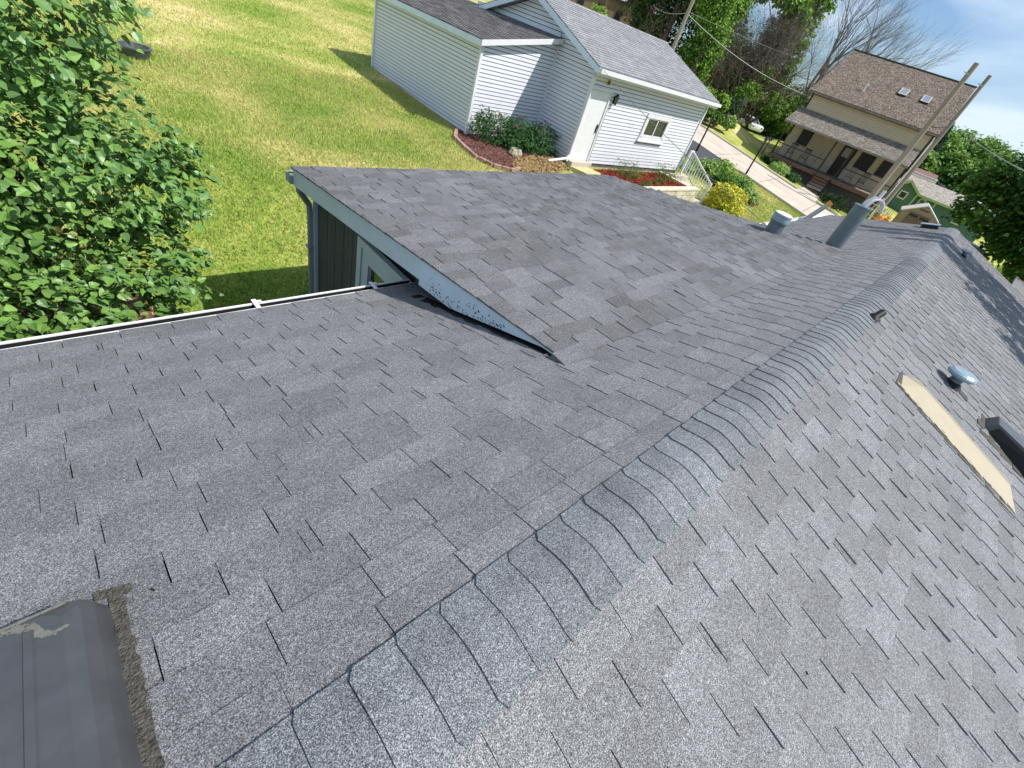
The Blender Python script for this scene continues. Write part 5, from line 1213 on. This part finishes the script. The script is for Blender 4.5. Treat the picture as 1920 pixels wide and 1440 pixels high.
wire(Vector((p1.x, p1.y, 1.5)), Vector((p2.x, p2.y, 1.9)), .12, .05, 'power_wire', 'short dark cable between the two poles by the farmhouse', M_DKBR, 8)
for a_, e_, l_ in ((30.5, 0, 0), (29.6, 0, 0)):
    d = 52; wire((d * math.cos(R_(a_)), d * math.sin(R_(a_)), 1.6), (d * math.cos(R_(a_ - .15)), d * math.sin(R_(a_ - .15)), -3.4), 0, .014, 'guy_wire', 'pale guy wire hanging down before the dark trees, %s' % ('left one' if a_ > 30 else 'right one'), M_WIRE, 3, group='guy wires')
def octo(c_, r, nrm, th, b, m=0):
    n_ = Vector(nrm).normalized(); s = n_.cross(ZV).normalized(); u = s.cross(n_) * 1; ps_ = [Vector(c_) + (s * math.cos(math.pi / 8 + k * math.pi / 4) + u * math.sin(math.pi / 8 + k * math.pi / 4)) * r for k in range(8)]
    b.poly([p + n_ * th for p in ps_], m); b.poly([p for p in ps_][::-1], m)
    for k in range(8): b.poly([ps_[k], ps_[(k + 1) % 8], ps_[(k + 1) % 8] + n_ * th, ps_[k] + n_ * th], m)
M_RED = mat('sign_red', (.55, .03, .04), .5, .05, 4)
so_ = Vector((43.1, 25.35, .17)); ss = thing('stop_sign', gp(43.1, 25.35), 'small red stop sign seen past the garage roof edge', 'sign')
nr = (-so_ + Vector((0, 0, .2))).normalized(); b = Mb(); octo(so_, .42, nr, .02, b); sp_ = b.build('sign_border', M_WHITE, ss)
b = Mb(); octo(so_ + nr * .022, .37, nr, .01, b); sf = b.build('sign_face', M_RED, ss)
tcu = bpy.data.curves.new('lettering', 'FONT'); tcu.body = 'STOP'; tcu.size = .27; tcu.align_x = 'CENTER'; tcu.align_y = 'CENTER'; tcu.extrude = .002; tcu.materials.append(M_WHITE)
tmp = bpy.data.objects.new('tmp', tcu); C.objects.link(tmp); bpy.context.view_layer.update(); tme = bpy.data.meshes.new_from_object(tmp.evaluated_get(bpy.context.evaluated_depsgraph_get())); bpy.data.objects.remove(tmp)
tx = bpy.data.objects.new('lettering', tme); C.objects.link(tx); tx.parent = sf; tx.location = so_ + nr * .037 - org(ss); tx.rotation_euler = nr.to_track_quat('Z', 'Y').to_euler()
b = Mb(); b.beam(Vector((43.13, 25.38, ground(43.1, 25.35))), so_ - nr * .03, .05, .05, up=(1, 0, 0)); b.build('post', M_ALU, ss)
b = Mb(); b.box((43.95, 23.9, -.35), (.05, .35, .75)); b.box((43.95, 23.9, -2), (.06, .06, 3.0)); b.build('road_marker', M_RED, label='red orange marker board right of the stop sign', cat='sign')
b = Mb(); o = Vector((46.1, 19.2, -.77)); b.box(o, (.06, .42, .55), (Vector((.9, .43, 0)), Vector((-.43, .9, 0)), ZV)); b.box(o - ZV * 1.6, (.07, .07, 2.6)); b.build('notice_board', M_GREYW, label='pale notice board on a post among the shrubs', cat='sign')
b = Mb(); x, y = 44.9, 15.1; g_ = ground(x, y); b.box((x, y, g_ + .55), (.08, .08, 1.1)); b.box((x, y, g_ + 1.15), (.45, .2, .22)); b.build('mailbox', M_GREYW, label='pale mailbox on a post left of the farmhouse', cat='mailbox')
# car
M_CAR = mat('white_car_paint', (.72, .73, .73), .25, .02, 2, spec=.6)
cx, cy = 66.9, 26.15; g_ = -3.75; car = thing('parked_car', (cx, cy, g_), 'white estate car parked beyond the grassy bank', 'car')
cf = Vector((-.55, -.83, 0)).normalized(); cs = Vector((-cf.y, cf.x, 0)); o = Vector((cx, cy, g_))
def cp(a, s, z): return o + cf * a + cs * s + ZV * z
def loft(b, secs):                                               # secs: (z, half length front, back, half width)
    for (z0, f0, k0, h0), (z1, f1, k1, h1) in zip(secs, secs[1:]): b.hexa([cp(-k0, -h0, z0), cp(f0, -h0, z0), cp(f0, h0, z0), cp(-k0, h0, z0), cp(-k1, -h1, z1), cp(f1, -h1, z1), cp(f1, h1, z1), cp(-k1, h1, z1)])
b = Mb(); loft(b, [(.32, 2.2, 2.2, .84), (.55, 2.3, 2.28, .9), (.85, 2.28, 2.28, .9), (1.0, 1.9, 2.25, .88)]); loft(b, [(1.44, .55, 1.75, .62), (1.50, .45, 1.65, .58)])
for a_, t_ in ((1.25, .55), (.05, .05), (-1.0, -1.0), (-2.15, -1.75)):
    for s in (-1, 1): b.beam(cp(a_, s * .82, 1.0), cp(t_, s * .6, 1.46), .07, .07, up=cs)
b.build('body', M_CAR, car, bevel=.05)
b = Mb(); loft(b, [(.99, 1.2, 2.1, .80), (1.45, .50, 1.7, .58)]); b.build('window', M_GLASS, car)
for a_ in (1.4, -1.4):
    for s in (-.84, .84): b = Mb(); b.lathe(cp(a_, s - .1, .32), [(0, 0), (.32, 0), (.34, .05), (.34, .16), (.32, .2), (0, .2)], 14, axis=cs); b.build('wheel', M_BLACK, car)
for s in (-.65, .65): b = Mb(); b.box(cp(2.27, s, .72), (.06, .3, .14), (cf, cs, ZV)); b.build('headlight', M_GLASSG, car)
# tan building behind the trees
M_TANW = mat('tan_stucco', (.24, .18, .105), .9, .12, 1)
tbd = thing('tan_building', (44, 34, -3), 'tan building with narrow dark windows far behind the garage', 'building')
a_, c_ = Vector((40.0, 42.0, 0)), Vector((50.5, 32.6, 0)); dv = (c_ - a_).normalized(); nv = Vector((dv.y, -dv.x, 0)); nv = nv if nv.dot(a_) < 0 else -nv
b = Mb(); mid = (a_ + c_) / 2 - nv * 3; b.box(mid + ZV * -.4, ((c_ - a_).length, 6, 6.6), (dv, nv, ZV)); b.build('wall', M_TANW, tbd)
b = Mb(); b.box(mid + ZV * 2.98, ((c_ - a_).length + .4, 6.4, .18), (dv, nv, ZV)); b.build('roof', M_DKBR, tbd)
for i in range(7):
    p = a_.lerp(c_, (i + .5) / 7) + nv * .03
    b = Mb(); b.box(p + ZV * 1.55, (.62, .08, 1.5), (dv, nv, ZV)); f_ = b.build('window', M_DKBR, tbd); b = Mb(); b.box(p + nv * .05 + ZV * 1.55, (.46, .03, 1.3), (dv, nv, ZV)); b.build('pane', M_GLASS, f_)

# ------------------------------------------------------------------ trees
def azp(az_, d): return d * math.cos(R_(az_)), d * math.sin(R_(az_))
def tree(az_, d, blobs, lab, m, n, size, seed, trunk=.25, z=None, name='leafy_tree', cat='tree', group='trees beyond the road', **kw):
    """blobs given as (az, elevation deg, angular radius across, up) at distance d"""
    x, y = azp(az_, d); z = ground(x, y) if z is None else z; bl = []
    k = math.pi / 180 * d
    for a, e, ra, re in blobs:
        bx_, by_ = azp(a, d + random.Random(seed + int(a * 10)).uniform(-.03, .05) * d); bl.append((bx_, by_, d * math.tan(R_(e)), ra * k, ra * k, re * k))
    return plant(name, lab, cat, (x, y, z), bl, n, size, m, seed, trunk=trunk, group=group, **kw)
tree(32.5, 52, [(34.5, 4, 2.2, 3), (32.6, 7, 2.2, 4), (31, 2, 2.0, 3.4), (33.0, -1, 2.4, 2.6), (36, 6, 2, 2.6), (30.2, 6.5, 1.7, 2.6)], 'tall very dark tree behind the pale utility pole', M_LF_D, 24000, .22, 1, trunk=.4, mats2=M_LF_M, frac2=.12, clump=.2)
tree(28.6, 50, [(29.2, 5.5, 1.4, 2.6), (28.3, 2.2, 1.3, 2.4), (28.6, -.8, 1.2, 1.7), (27.6, 6.5, 1.1, 1.9), (29.8, .4, 1, 1.8)], 'tree with sunlit drooping foliage right of the pale utility pole', M_LF_M, 18000, .20, 2, trunk=.3, mats2=M_LF_L, frac2=.38, droop=1.0)
tree(27.8, 47, [(28.2, -1.9, 1.0, .9), (27.2, -2.4, .9, .8)], 'small olive tree at the edge of the garage roof', M_LF_M, 2600, .22, 3, trunk=.12, mats2=M_LF_L, frac2=.5)
# far dense row behind, several trees
for i, (a, e, ra, re, m, lab) in enumerate([(26.0, -.3, 1.6, 1.7, M_LF_D, 'dark tree low between the sunlit tree and the vine covered one'), (23.2, -1.3, 1.6, 1.5, M_LF_D, 'dark tree above the white parked car'), (20.6, -.7, 1.7, 1.6, M_LF_D, 'dark tree right of the notice board'), (18.8, .0, 1.5, 1.5, M_LF_M, 'bushy green tree just left of the farmhouse roof'), (21.8, .8, 1.5, 1.4, M_LF_M, 'mid green tree behind the twiggy one'), (17.8, -1.6, 1.4, 1.4, M_LF_D, 'dark tree directly left of the farmhouse porch'), (24.8, 1.2, 1.3, 1.6, M_LF_D, 'dark tree behind the twiggy trunk'), (19.8, -2.3, 1.8, 1.0, M_LF_D, 'dark hedge like tree right of the white car')]):
    tree(a, 74 + i * 1.5, [(a, e, ra, re), (a + .9, e - .8, ra * .8, re * .8), (a - .8, e - .6, ra * .8, re * .9)], lab, m, 9000, .30, 10 + i, trunk=.25, mats2=M_LF_L if m is M_LF_M else M_LF_M, frac2=.3, clump=.2)
# twiggy half dead tree with a living crown
tree(23.4, 60, [(22.2, 6.2, 1.0, 1.3), (20.9, 5.6, .8, 1.6), (20.6, 3.6, .6, 1.2), (23.6, 7.2, 1.3, 1.2), (21.2, 8.0, 1.3, 1.3), (20.3, 2.0, .55, .8), (25.9, 7.4, 1.0, 1.2)], 'leafy top of the vine hung tree between garage and farmhouse', M_LF_M, 8200, .30, 31, trunk=.12, bark=M_BARKT, sub=0, mats2=M_LF_L, frac2=.45, clump=.2)
def bare_tree(base, top_dirs, r0, depth, seed, name, lab, m, L0, spread=.5, lean=Vector((0, 0, 0)), nb=(2, 3), group=None, decay=.76, upb=.12, droop=0.):
    rg = random.Random(seed); t = thing(name, base, lab, 'bare tree', group); b = Mb(); base = Vector(base)
    def grow(p, d, r, L_, k):
        n_ = 3; q = p; pts = [p]; rad = [r]
        for i in range(n_):
            d = (d + Vector((rg.gauss(0, .10), rg.gauss(0, .10), rg.gauss(0, .06) + upb * .3 - droop * (depth - k) * .02)) + lean * .05).normalized(); q = q + d * L_ / n_; pts.append(q); rad.append(r * (1 - .35 * (i + 1) / n_))
        b.tube(pts, rad, 6 if r > .06 else 4 if r > .02 else 3, caps=False)
        if k == 0: return
        for j in range(rg.randint(*nb)):
            a = rg.uniform(.5, 1.0) * spread; ax_ = d.orthogonal().normalized(); ax_.rotate(Matrix.Rotation(rg.uniform(0, 6.28), 3, d)); d2 = (d * math.cos(a) + ax_ * math.sin(a) + Vector((0, 0, upb)) + lean * .12).normalized()
            st = pts[-1] if j == 0 else pts[rg.choice((1, 2, 3))]
            grow(st, d2, rad[-1] * rg.uniform(.6, .85), L_ * rg.uniform(decay - .1, decay + .1), k - 1)
    for d in top_dirs: grow(base, Vector(d).normalized(), r0, L0, depth)
    b.build('branches', m, t); return t
rgt = Vector((math.sin(R_(16)), -math.cos(R_(16)), 0))            # towards the right of the picture
x, y = azp(17.8, 76); zb0 = -1.0
bare_tree((x, y, zb0), [ZV * 1 + rgt * .05, ZV * 1 + rgt * .25, ZV * 1 + rgt * .5, ZV * .9 - rgt * .2, ZV * .75 + rgt * .75], .27, 6, 7, 'bare_tree', 'large bare grey tree behind the farmhouse roof', M_BARKG, 4.6, spread=.55, lean=rgt * .2, nb=(2, 4), upb=.10)
x, y = azp(15.9, 78)
bare_tree((x, y, 1.0), [ZV + rgt * .25, ZV + rgt * .7], .24, 6, 9, 'bare_tree', 'second bare tree spreading right above the farmhouse ridge', M_BARKG, 3.8, spread=.6, lean=rgt * .8, nb=(2, 3), upb=.05)
x, y = azp(19.6, 72)
bare_tree((x, y, -1.0), [ZV * 1 + rgt * .1, ZV - rgt * .35], .07, 5, 12, 'bare_tree', 'thin bare sapling left of the farmhouse roof', M_BARKG, 2.3, spread=.7, nb=(2, 3))
for i, (a, s) in enumerate(((24.2, 3), (22.6, 5), (21.4, 8), (25.2, 21))):
    x, y = azp(a, 58)
    bare_tree((x, y, -2.6), [ZV + rgt * .3, ZV - rgt * .1, ZV + rgt * .6, ZV - rgt * .5], .13, 6, s, 'bare_tree', ('brown vine tangled tree left of centre, between pole and farmhouse', 'brown twiggy tree in the middle of the dead thicket', 'grey brown twiggy tree nearest the farmhouse', 'bare grey saplings against the sky beside the sunlit tree')[i], M_BARKT if i < 3 else M_BARKG, 3.1, spread=.75, nb=(2, 4), decay=.80, upb=.03)
tree(22.3, 57, [(24.4, .2, .9, .9), (22.6, -.2, 1.0, .8), (21.0, .2, .8, .8), (20.0, -.6, .9, .9), (22.0, 1.6, .5, .6), (24.9, -1.6, 1.2, .9)], 'vines with bright green leaves low in the dead thicket', M_LF_M, 5200, .24, 33, trunk=.02, mats2=M_LF_L, frac2=.55, name='vine', cat='vine', bushy=True, group=None)
tree(23.2, 61, [(24.6, 1.6, 1.0, 1.6), (23.2, 2.6, 1.0, 1.7), (22.0, 2.6, .9, 1.6), (23.4, 4.4, .8, 1.1), (21.6, .8, 1.1, 1.2), (25.2, .4, 1.0, 1.2), (22.4, 4.6, .7, .9)], 'dense dead brown thicket between the pale pole and the farmhouse', mat('dead_twig_mass', (.15, .125, .095), .9, .3, .8, col2=(.24, .205, .16), tone=.3, trans=.1, spec=.1), 15000, .26, 35, trunk=.05, shape='thin', name='dead_thicket', cat='thicket', bushy=True, group=None, clump=.3, up=.0)
tree(26.6, 66, [(26.6, 1.6, 1.2, 2.0), (27.2, 4.2, 1.0, 1.8), (25.6, 3.0, .7, 1.3)], 'dark tree filling the gap right of the sunlit drooping one', M_LF_D, 7000, .24, 36, mats2=M_LF_M, frac2=.3)
# roadside shrubs near the lamp
for i, (a, d, e, r, h, m, lab) in enumerate([(26.2, 45, -1.7, .7, .8, M_LF_L, 'pale flowering shrub right of the garage corner'), (25.6, 44, -2.6, .75, .7, M_LF_M, 'green shrub under the pale flowering one'), (24.5, 45.5, -1.6, .55, .7, M_LF_L, 'light green shrub left of the dark conifer'), (23.5, 47, -1.9, .75, .95, M_LF_D, 'dark green conifer shrub on the far verge'), (24.3, 44, -3.0, .55, .45, M_LF_M, 'low bright bush at the foot of the dark conifer'), (22.9, 46, -2.8, .45, .4, M_LF_H, 'small pale leafy bush beside the road bank'), (27.6, 44, -2.3, .7, .8, M_LF_M, 'green shrub partly behind the garage corner')]):
    tree(a, d, [(a, e, r, h), (a + .2, e + h * .3, r * .6, h * .6)], lab, m, 1500, .17, 50 + i, trunk=.05, bushy=True, name='roadside_shrub', cat='shrub', group='shrubs on the far verge', mats2=M_LF_M if m is not M_LF_D else M_LF_G, frac2=.3)
x, y = azp(20.5, 52)
# magenta flowering tree and bare saplings by the tan building
tree(36.2, 66, [(36.4, 3.7, 1.1, .8), (35.0, 3.5, .8, .7)], 'magenta flowering tree above the tan building', M_BLOS, 1800, .25, 70, trunk=.12, name='flowering_tree', group=None)
for i, a in enumerate((38.0, 35.6)):
    x, y = azp(a, 46); bare_tree((x, y, -2.2), [ZV + rgt * .2, ZV - rgt * .3], .07, 5, 81 + i, 'bare_tree', 'thin bare tree in front of the tan building, %s' % ('left one' if i == 0 else 'right one'), M_BARKT, 1.7, spread=.7, nb=(2, 3))
tree(39.5, 47, [(39.6, 1.2, .7, .9)], 'yellow green small tree at the left end of the tan building', M_LF_L, 900, .2, 90, trunk=.06, group=None)
# forest to the right behind the green house
k = 0
for a, e, ra, re, d, m in [(8.2, .2, 1.2, 1.3, 105, M_LF_F), (7.3, .9, 1.2, 1.3, 118, M_LF_F), (6.6, -.7, 1.1, 1.1, 100, M_LF_F), (5.6, .9, 1.2, 1.4, 122, M_LF_F), (4.6, 1.1, 1.3, 1.5, 124, M_LF_F), (5.2, -.8, 1.2, 1.2, 102, M_LF_M), (3.4, 1.3, 1.3, 1.3, 126, M_LF_F), (4.0, -.2, 1.3, 1.2, 106, M_LF_F), (2.2, 1.0, 1.3, 1.4, 120, M_LF_F), (2.8, -.9, 1.2, 1.2, 98, M_LF_M), (1.0, .6, 1.4, 1.6, 115, M_LF_F), (6.0, -2.3, 1.2, 1.1, 90, M_LF_D), (4.4, -2.1, 1.2, 1.1, 92, M_LF_D), (-.6, .2, 1.5, 1.8, 110, M_LF_D), (7.6, -1.6, .8, 1.0, 92, M_LF_M), (-2.4, -.5, 1.6, 2, 105, M_LF_D)]:
    k += 1
    tree(a, d, [(a, e, ra, re), (a + .6, e - 1.2, ra * .9, re), (a - .5, e - 1.5, ra, re)], 'hillside tree at the right, %s crown %s' % ('bright green' if m is M_LF_F else 'deep green', ('left of the dark spruce', 'touching the dark spruce', 'low against the farmhouse rake', 'right of the dark spruce', 'on the skyline mid hill', 'mid slope above the white house', 'highest on the skyline', 'mid slope under the skyline crown', 'skyline near the maple', 'lower slope near the maple', 'partly behind the maple top', 'low behind the white house', 'low behind the green house ridge', 'right behind the maple', 'just above the white house roof', 'at the right frame edge')[k - 1]), m, 4200, .62, 100 + k, trunk=.25, group='trees on the hillside at the right', mats2=M_LF_M if m is M_LF_F else M_LF_D, frac2=.3)
x, y = azp(6.25, 112); rng = np.random.RandomState(5); sp = thing('spruce_tree', (x, y, -5), 'dark pointed spruce sticking out of the hillside skyline', 'tree')
b = Mb(); b.tube([(x, y, -5), (x, y, 5.3)], [.3, .04], 6); b.build('trunk', M_BARK, sp)
P_ = []; 
for i in range(2600):
    t_ = rng.rand() ** .8; rr_ = (1 - t_) * 2.2 + .12; th = rng.rand() * 6.28; q = rng.rand() ** .5; P_.append((x + math.cos(th) * rr_ * q, y + math.sin(th) * rr_ * q, -1 + 6.6 * t_ - .35 * q))
V_, F_ = leaves(np.array(P_), .5, rng, .2, None, 'thin'); fast('crown', V_, F_, M_LF_G, sp)
# big maple beside the house
mz = ground(25, -1.5)
plant('maple_tree', 'big dark maple filling the right edge of the photo', 'tree', (25.5, -2.6, mz),
      [(24.5, -.2, -.9, 1.1, 1.0, .55), (25, -.5, .5, 1.5, 1.2, 1.05), (25, -2.4, .0, 2.2, 1.9, 1.7), (24.3, -2.3, -1.7, 1.2, 1.0, .5), (24.0, -3.8, -1.7, 1.8, 1.6, 1.1), (26, -4.5, 1.5, 2.6, 2.4, 2.4), (24.5, -1.4, -1.5, 1.0, .9, .5), (23.5, -3.0, .8, 1.4, 1.4, 1.4), (24.6, .55, .0, .8, .6, .4)],
      36000, .15, M_LF_MP, 200, trunk=.28, mats2=M_LF_D, frac2=.42, per=18, clump=.17, shell=.35, up=.6)
# tree standing just outside the frame; its shade falls across the far end of our roof
mz = ground(16.5, -8.5)
plant('shade_tree', 'leafy tree right of the house whose shade falls on the roof', 'tree', (16.5, -8.5, mz),
      [(12.2, -5.7, 3.3, .36, 1.1, .35), (13.5, -5.4, 3.7, .42, 1.5, .35), (14.9, -5.2, 4.1, .46, 1.7, .4), (16.25, -5.1, 4.4, .46, 1.6, .4), (17.5, -5.5, 4.5, .40, 1.2, .4), (18.1, -4.8, 6.9, .26, .9, .22), (16.9, -4.8, 6.4, .30, 1.0, .22), (15.6, -4.9, 5.8, .24, .9, .2), (17.2, -8.4, 4.0, 1.6, 1.2, 1.2), (14.5, -8.0, 3.6, 1.6, .9, .7)],
      15000, .16, M_LF_MP, 210, trunk=.25, per=14, clump=.18, shell=.3, up=.6)
x, y = 45, -4.5
for i, (x, y, r) in enumerate(((44, -3.6, 1.6), (52, -6.2, 2.0))):
    g_ = ground(x, y); plant('sunlit_bush', ('bright green bush seen under the maple branches', 'second bright bush at the right frame edge under the maple')[i], 'bush', (x, y, g_), [(x, y, g_ + 1.0, r, r, 1.1)], 2600, .3, M_LF_L, 220 + i, trunk=.05, bushy=True, group='sunlit bushes under the maple')

# lilac by the near gutter: big leaves, 300 of them single
lz = ground(-.3, 5.3)
lil = thing('lilac_tree', (-.5, 5.7, lz), 'large leaved lilac filling the upper left, beside our gutter', 'tree')
LB = [(-.55, 5.6, -2.1, 1.25, 1.15, 1.0), (.25, 5.35, -2.15, .95, .80, .62), (-.35, 5.8, -1.1, 1.05, 1.1, .9), (.25, 5.9, -.75, .75, .9, .8), (-.6, 4.9, -2.75, .85, .75, .55), (.35, 4.65, -2.95, .55, .5, .42), (-.2, 4.5, -3.05, .6, .5, .40), (-1.3, 5.2, -1.9, 1.2, 1.2, 1.2), (-.2, 6.4, .0, 1.3, 1.2, 1.1), (.6, 5.35, -1.75, .55, .5, .45), (-.9, 4.4, -3.0, .6, .55, .5), (.55, 4.9, -2.75, .5, .45, .45), (.75, 5.2, -2.2, .42, .42, .35), (.2, 4.3, -3.15, .45, .4, .3)]
b = Mb(); rg = random.Random(6)
for i in range(9):
    bl = LB[i % len(LB)]; e = Vector(bl[:3]) + Vector((rg.uniform(-.3, .3), rg.uniform(-.3, .3), .1)); s0 = Vector((-.5 + rg.uniform(-.25, .25), 5.7 + rg.uniform(-.2, .2), lz - .1))
    m_ = s0.lerp(e, .5) + Vector((rg.uniform(-.15, .15), rg.uniform(-.15, .15), .1)); b.tube([s0, m_, e], [.045, .03, .012], 6)
    for _ in range(7):
        t_ = rg.uniform(.4, 1); p = m_.lerp(e, t_); q = p + Vector((rg.uniform(-1, 1), rg.uniform(-1, 1), rg.uniform(-.5, .7))) * .6; b.tube([p, p.lerp(q, .5) + ZV * .05, q], [.012, .008, .004], 4)
b.build('trunk', M_BARK, lil)
rng = np.random.RandomState(77)
P_, O_ = blobs_pts(LB, 30000, rng, .12, 16, .45)
keep = (P_[:, 1] > 3.42 + .25 * (P_[:, 2] > -2.5)) ; P_, O_ = P_[keep], O_[keep]
dist = np.linalg.norm(P_, axis=1)
cen = np.array([to_px(p) or (-9999, -9999) for p in P_]); inn = (cen[:, 0] > 0) & (cen[:, 0] < 1920) & (cen[:, 1] > 0) & (cen[:, 1] < 640)
idx = np.argsort(np.where(inn, dist, 99))[:300]
mask = np.zeros(len(P_), bool); mask[idx] = True
V_, F_ = leaves(P_[~mask][::2], .068, rng, .55, O_[~mask][::2], 'heart', .35); fast('foliage', V_, F_, M_LIL, lil, kind='stuff')
V_, F_ = leaves(P_[~mask][1::2], .063, rng, .55, O_[~mask][1::2], 'heart', .35); fast('foliage', V_, F_, M_LILD, lil, kind='stuff')
V_, F_ = leaves(P_[mask], .070, rng, .6, O_[mask], 'heart', .35)
V_ = V_.reshape(-1, 9, 3); fx = [(0, 1, 4, 3), (1, 2, 5, 4), (0, 6, 7, 1), (1, 7, 8, 2)]
for i in range(len(V_)):
    o = V_[i, 0]; me = bpy.data.meshes.new('leaf'); me.from_pydata([tuple(p - o) for p in V_[i]], [], fx); me.materials.append(M_LIL if i % 3 else M_LILD)
    ob = bpy.data.objects.new('leaf', me); C.objects.link(ob); ob.parent = lil; ob.location = Vector(o) - org(lil)
b = Mb(); rg = random.Random(8)
for i in range(26):
    p = P_[rg.randrange(len(P_))]; 
    if p[2] < -2.6 or p[0] > .5: continue
    b.blob(p + np.array((0, 0, .05)), (.035, .035, .06), 6, rng=rg, j=.4)
b.build('seed_heads', mat('dry_seed_head', (.14, .07, .03), .9, .4, 30), lil, kind='stuff')
litter = [(-3, 3.4), (1.1, 3.4), (1.2, 5.2), (.2, 6.6), (-3, 6.8)]
polybed(litter, 'shaded_soil', M_BRM, dz=.02); chips(litter, 2500, 'leaf_litter', M_STRAW, s=.05, dz=.03)

# ------------------------------------------------------------------ grass blades
def grass(n, xr_, yr_, seed, h, wd, excl=(), dens=None):
    rng = np.random.RandomState(seed); X = rng.uniform(*xr_, n); Y = rng.uniform(*yr_, n); k = np.ones(n, bool)
    for poly in excl:
        xs = [p[0] for p in poly]; ys_ = [p[1] for p in poly]; c_ = np.where((X > min(xs)) & (X < max(xs)) & (Y > min(ys_)) & (Y < max(ys_)))[0]
        for i in c_:
            if inpoly(X[i], Y[i], poly): k[i] = False
    uv = (X * GU.x + Y * GU.y, X * GV.x + Y * GV.y); k &= ~((uv[0] > AU - .05) & (uv[0] < u1 + .1) & (uv[1] > (v0 - .2)) & (uv[1] < 18.5) & ~((uv[0] < u0) & (uv[1] < A0)))
    X, Y = X[k], Y[k]; Z = np.array([ground(a, c) for a, c in zip(X, Y)]); n = len(X)
    th = rng.uniform(0, 6.28, n); H = h * rng.uniform(.5, 1.3, n); W_ = wd * rng.uniform(.6, 1.3, n); ln = rng.normal(size=(n, 2)) * .45
    V_ = np.empty((n, 3, 3)); V_[:, 0] = np.stack([X - np.cos(th) * W_, Y - np.sin(th) * W_, Z], 1); V_[:, 1] = np.stack([X + np.cos(th) * W_, Y + np.sin(th) * W_, Z], 1)
    V_[:, 2] = np.stack([X + ln[:, 0] * H, Y + ln[:, 1] * H, Z + H], 1)
    return V_.reshape(-1, 3), np.arange(n * 3).reshape(-1, 3)
ex_ = (bed, straw, litter)
V_, F_ = grass(170000, (-1.5, 10.2), (4.5, 16), 1, .065, .008, ex_); fast('grass', V_, F_, M_BLADE, kind='stuff')
V_, F_ = grass(120000, (-1, 24), (16, 38), 2, .06, .014, ex_); fast('grass', V_, F_, M_BLADE, kind='stuff')
V_, F_ = grass(60000, (19, 32.5), (3, 12.5), 3, .07, .014, (isl,)); 
kp = []
fast('grass', V_, F_, M_BLADE, kind='stuff')
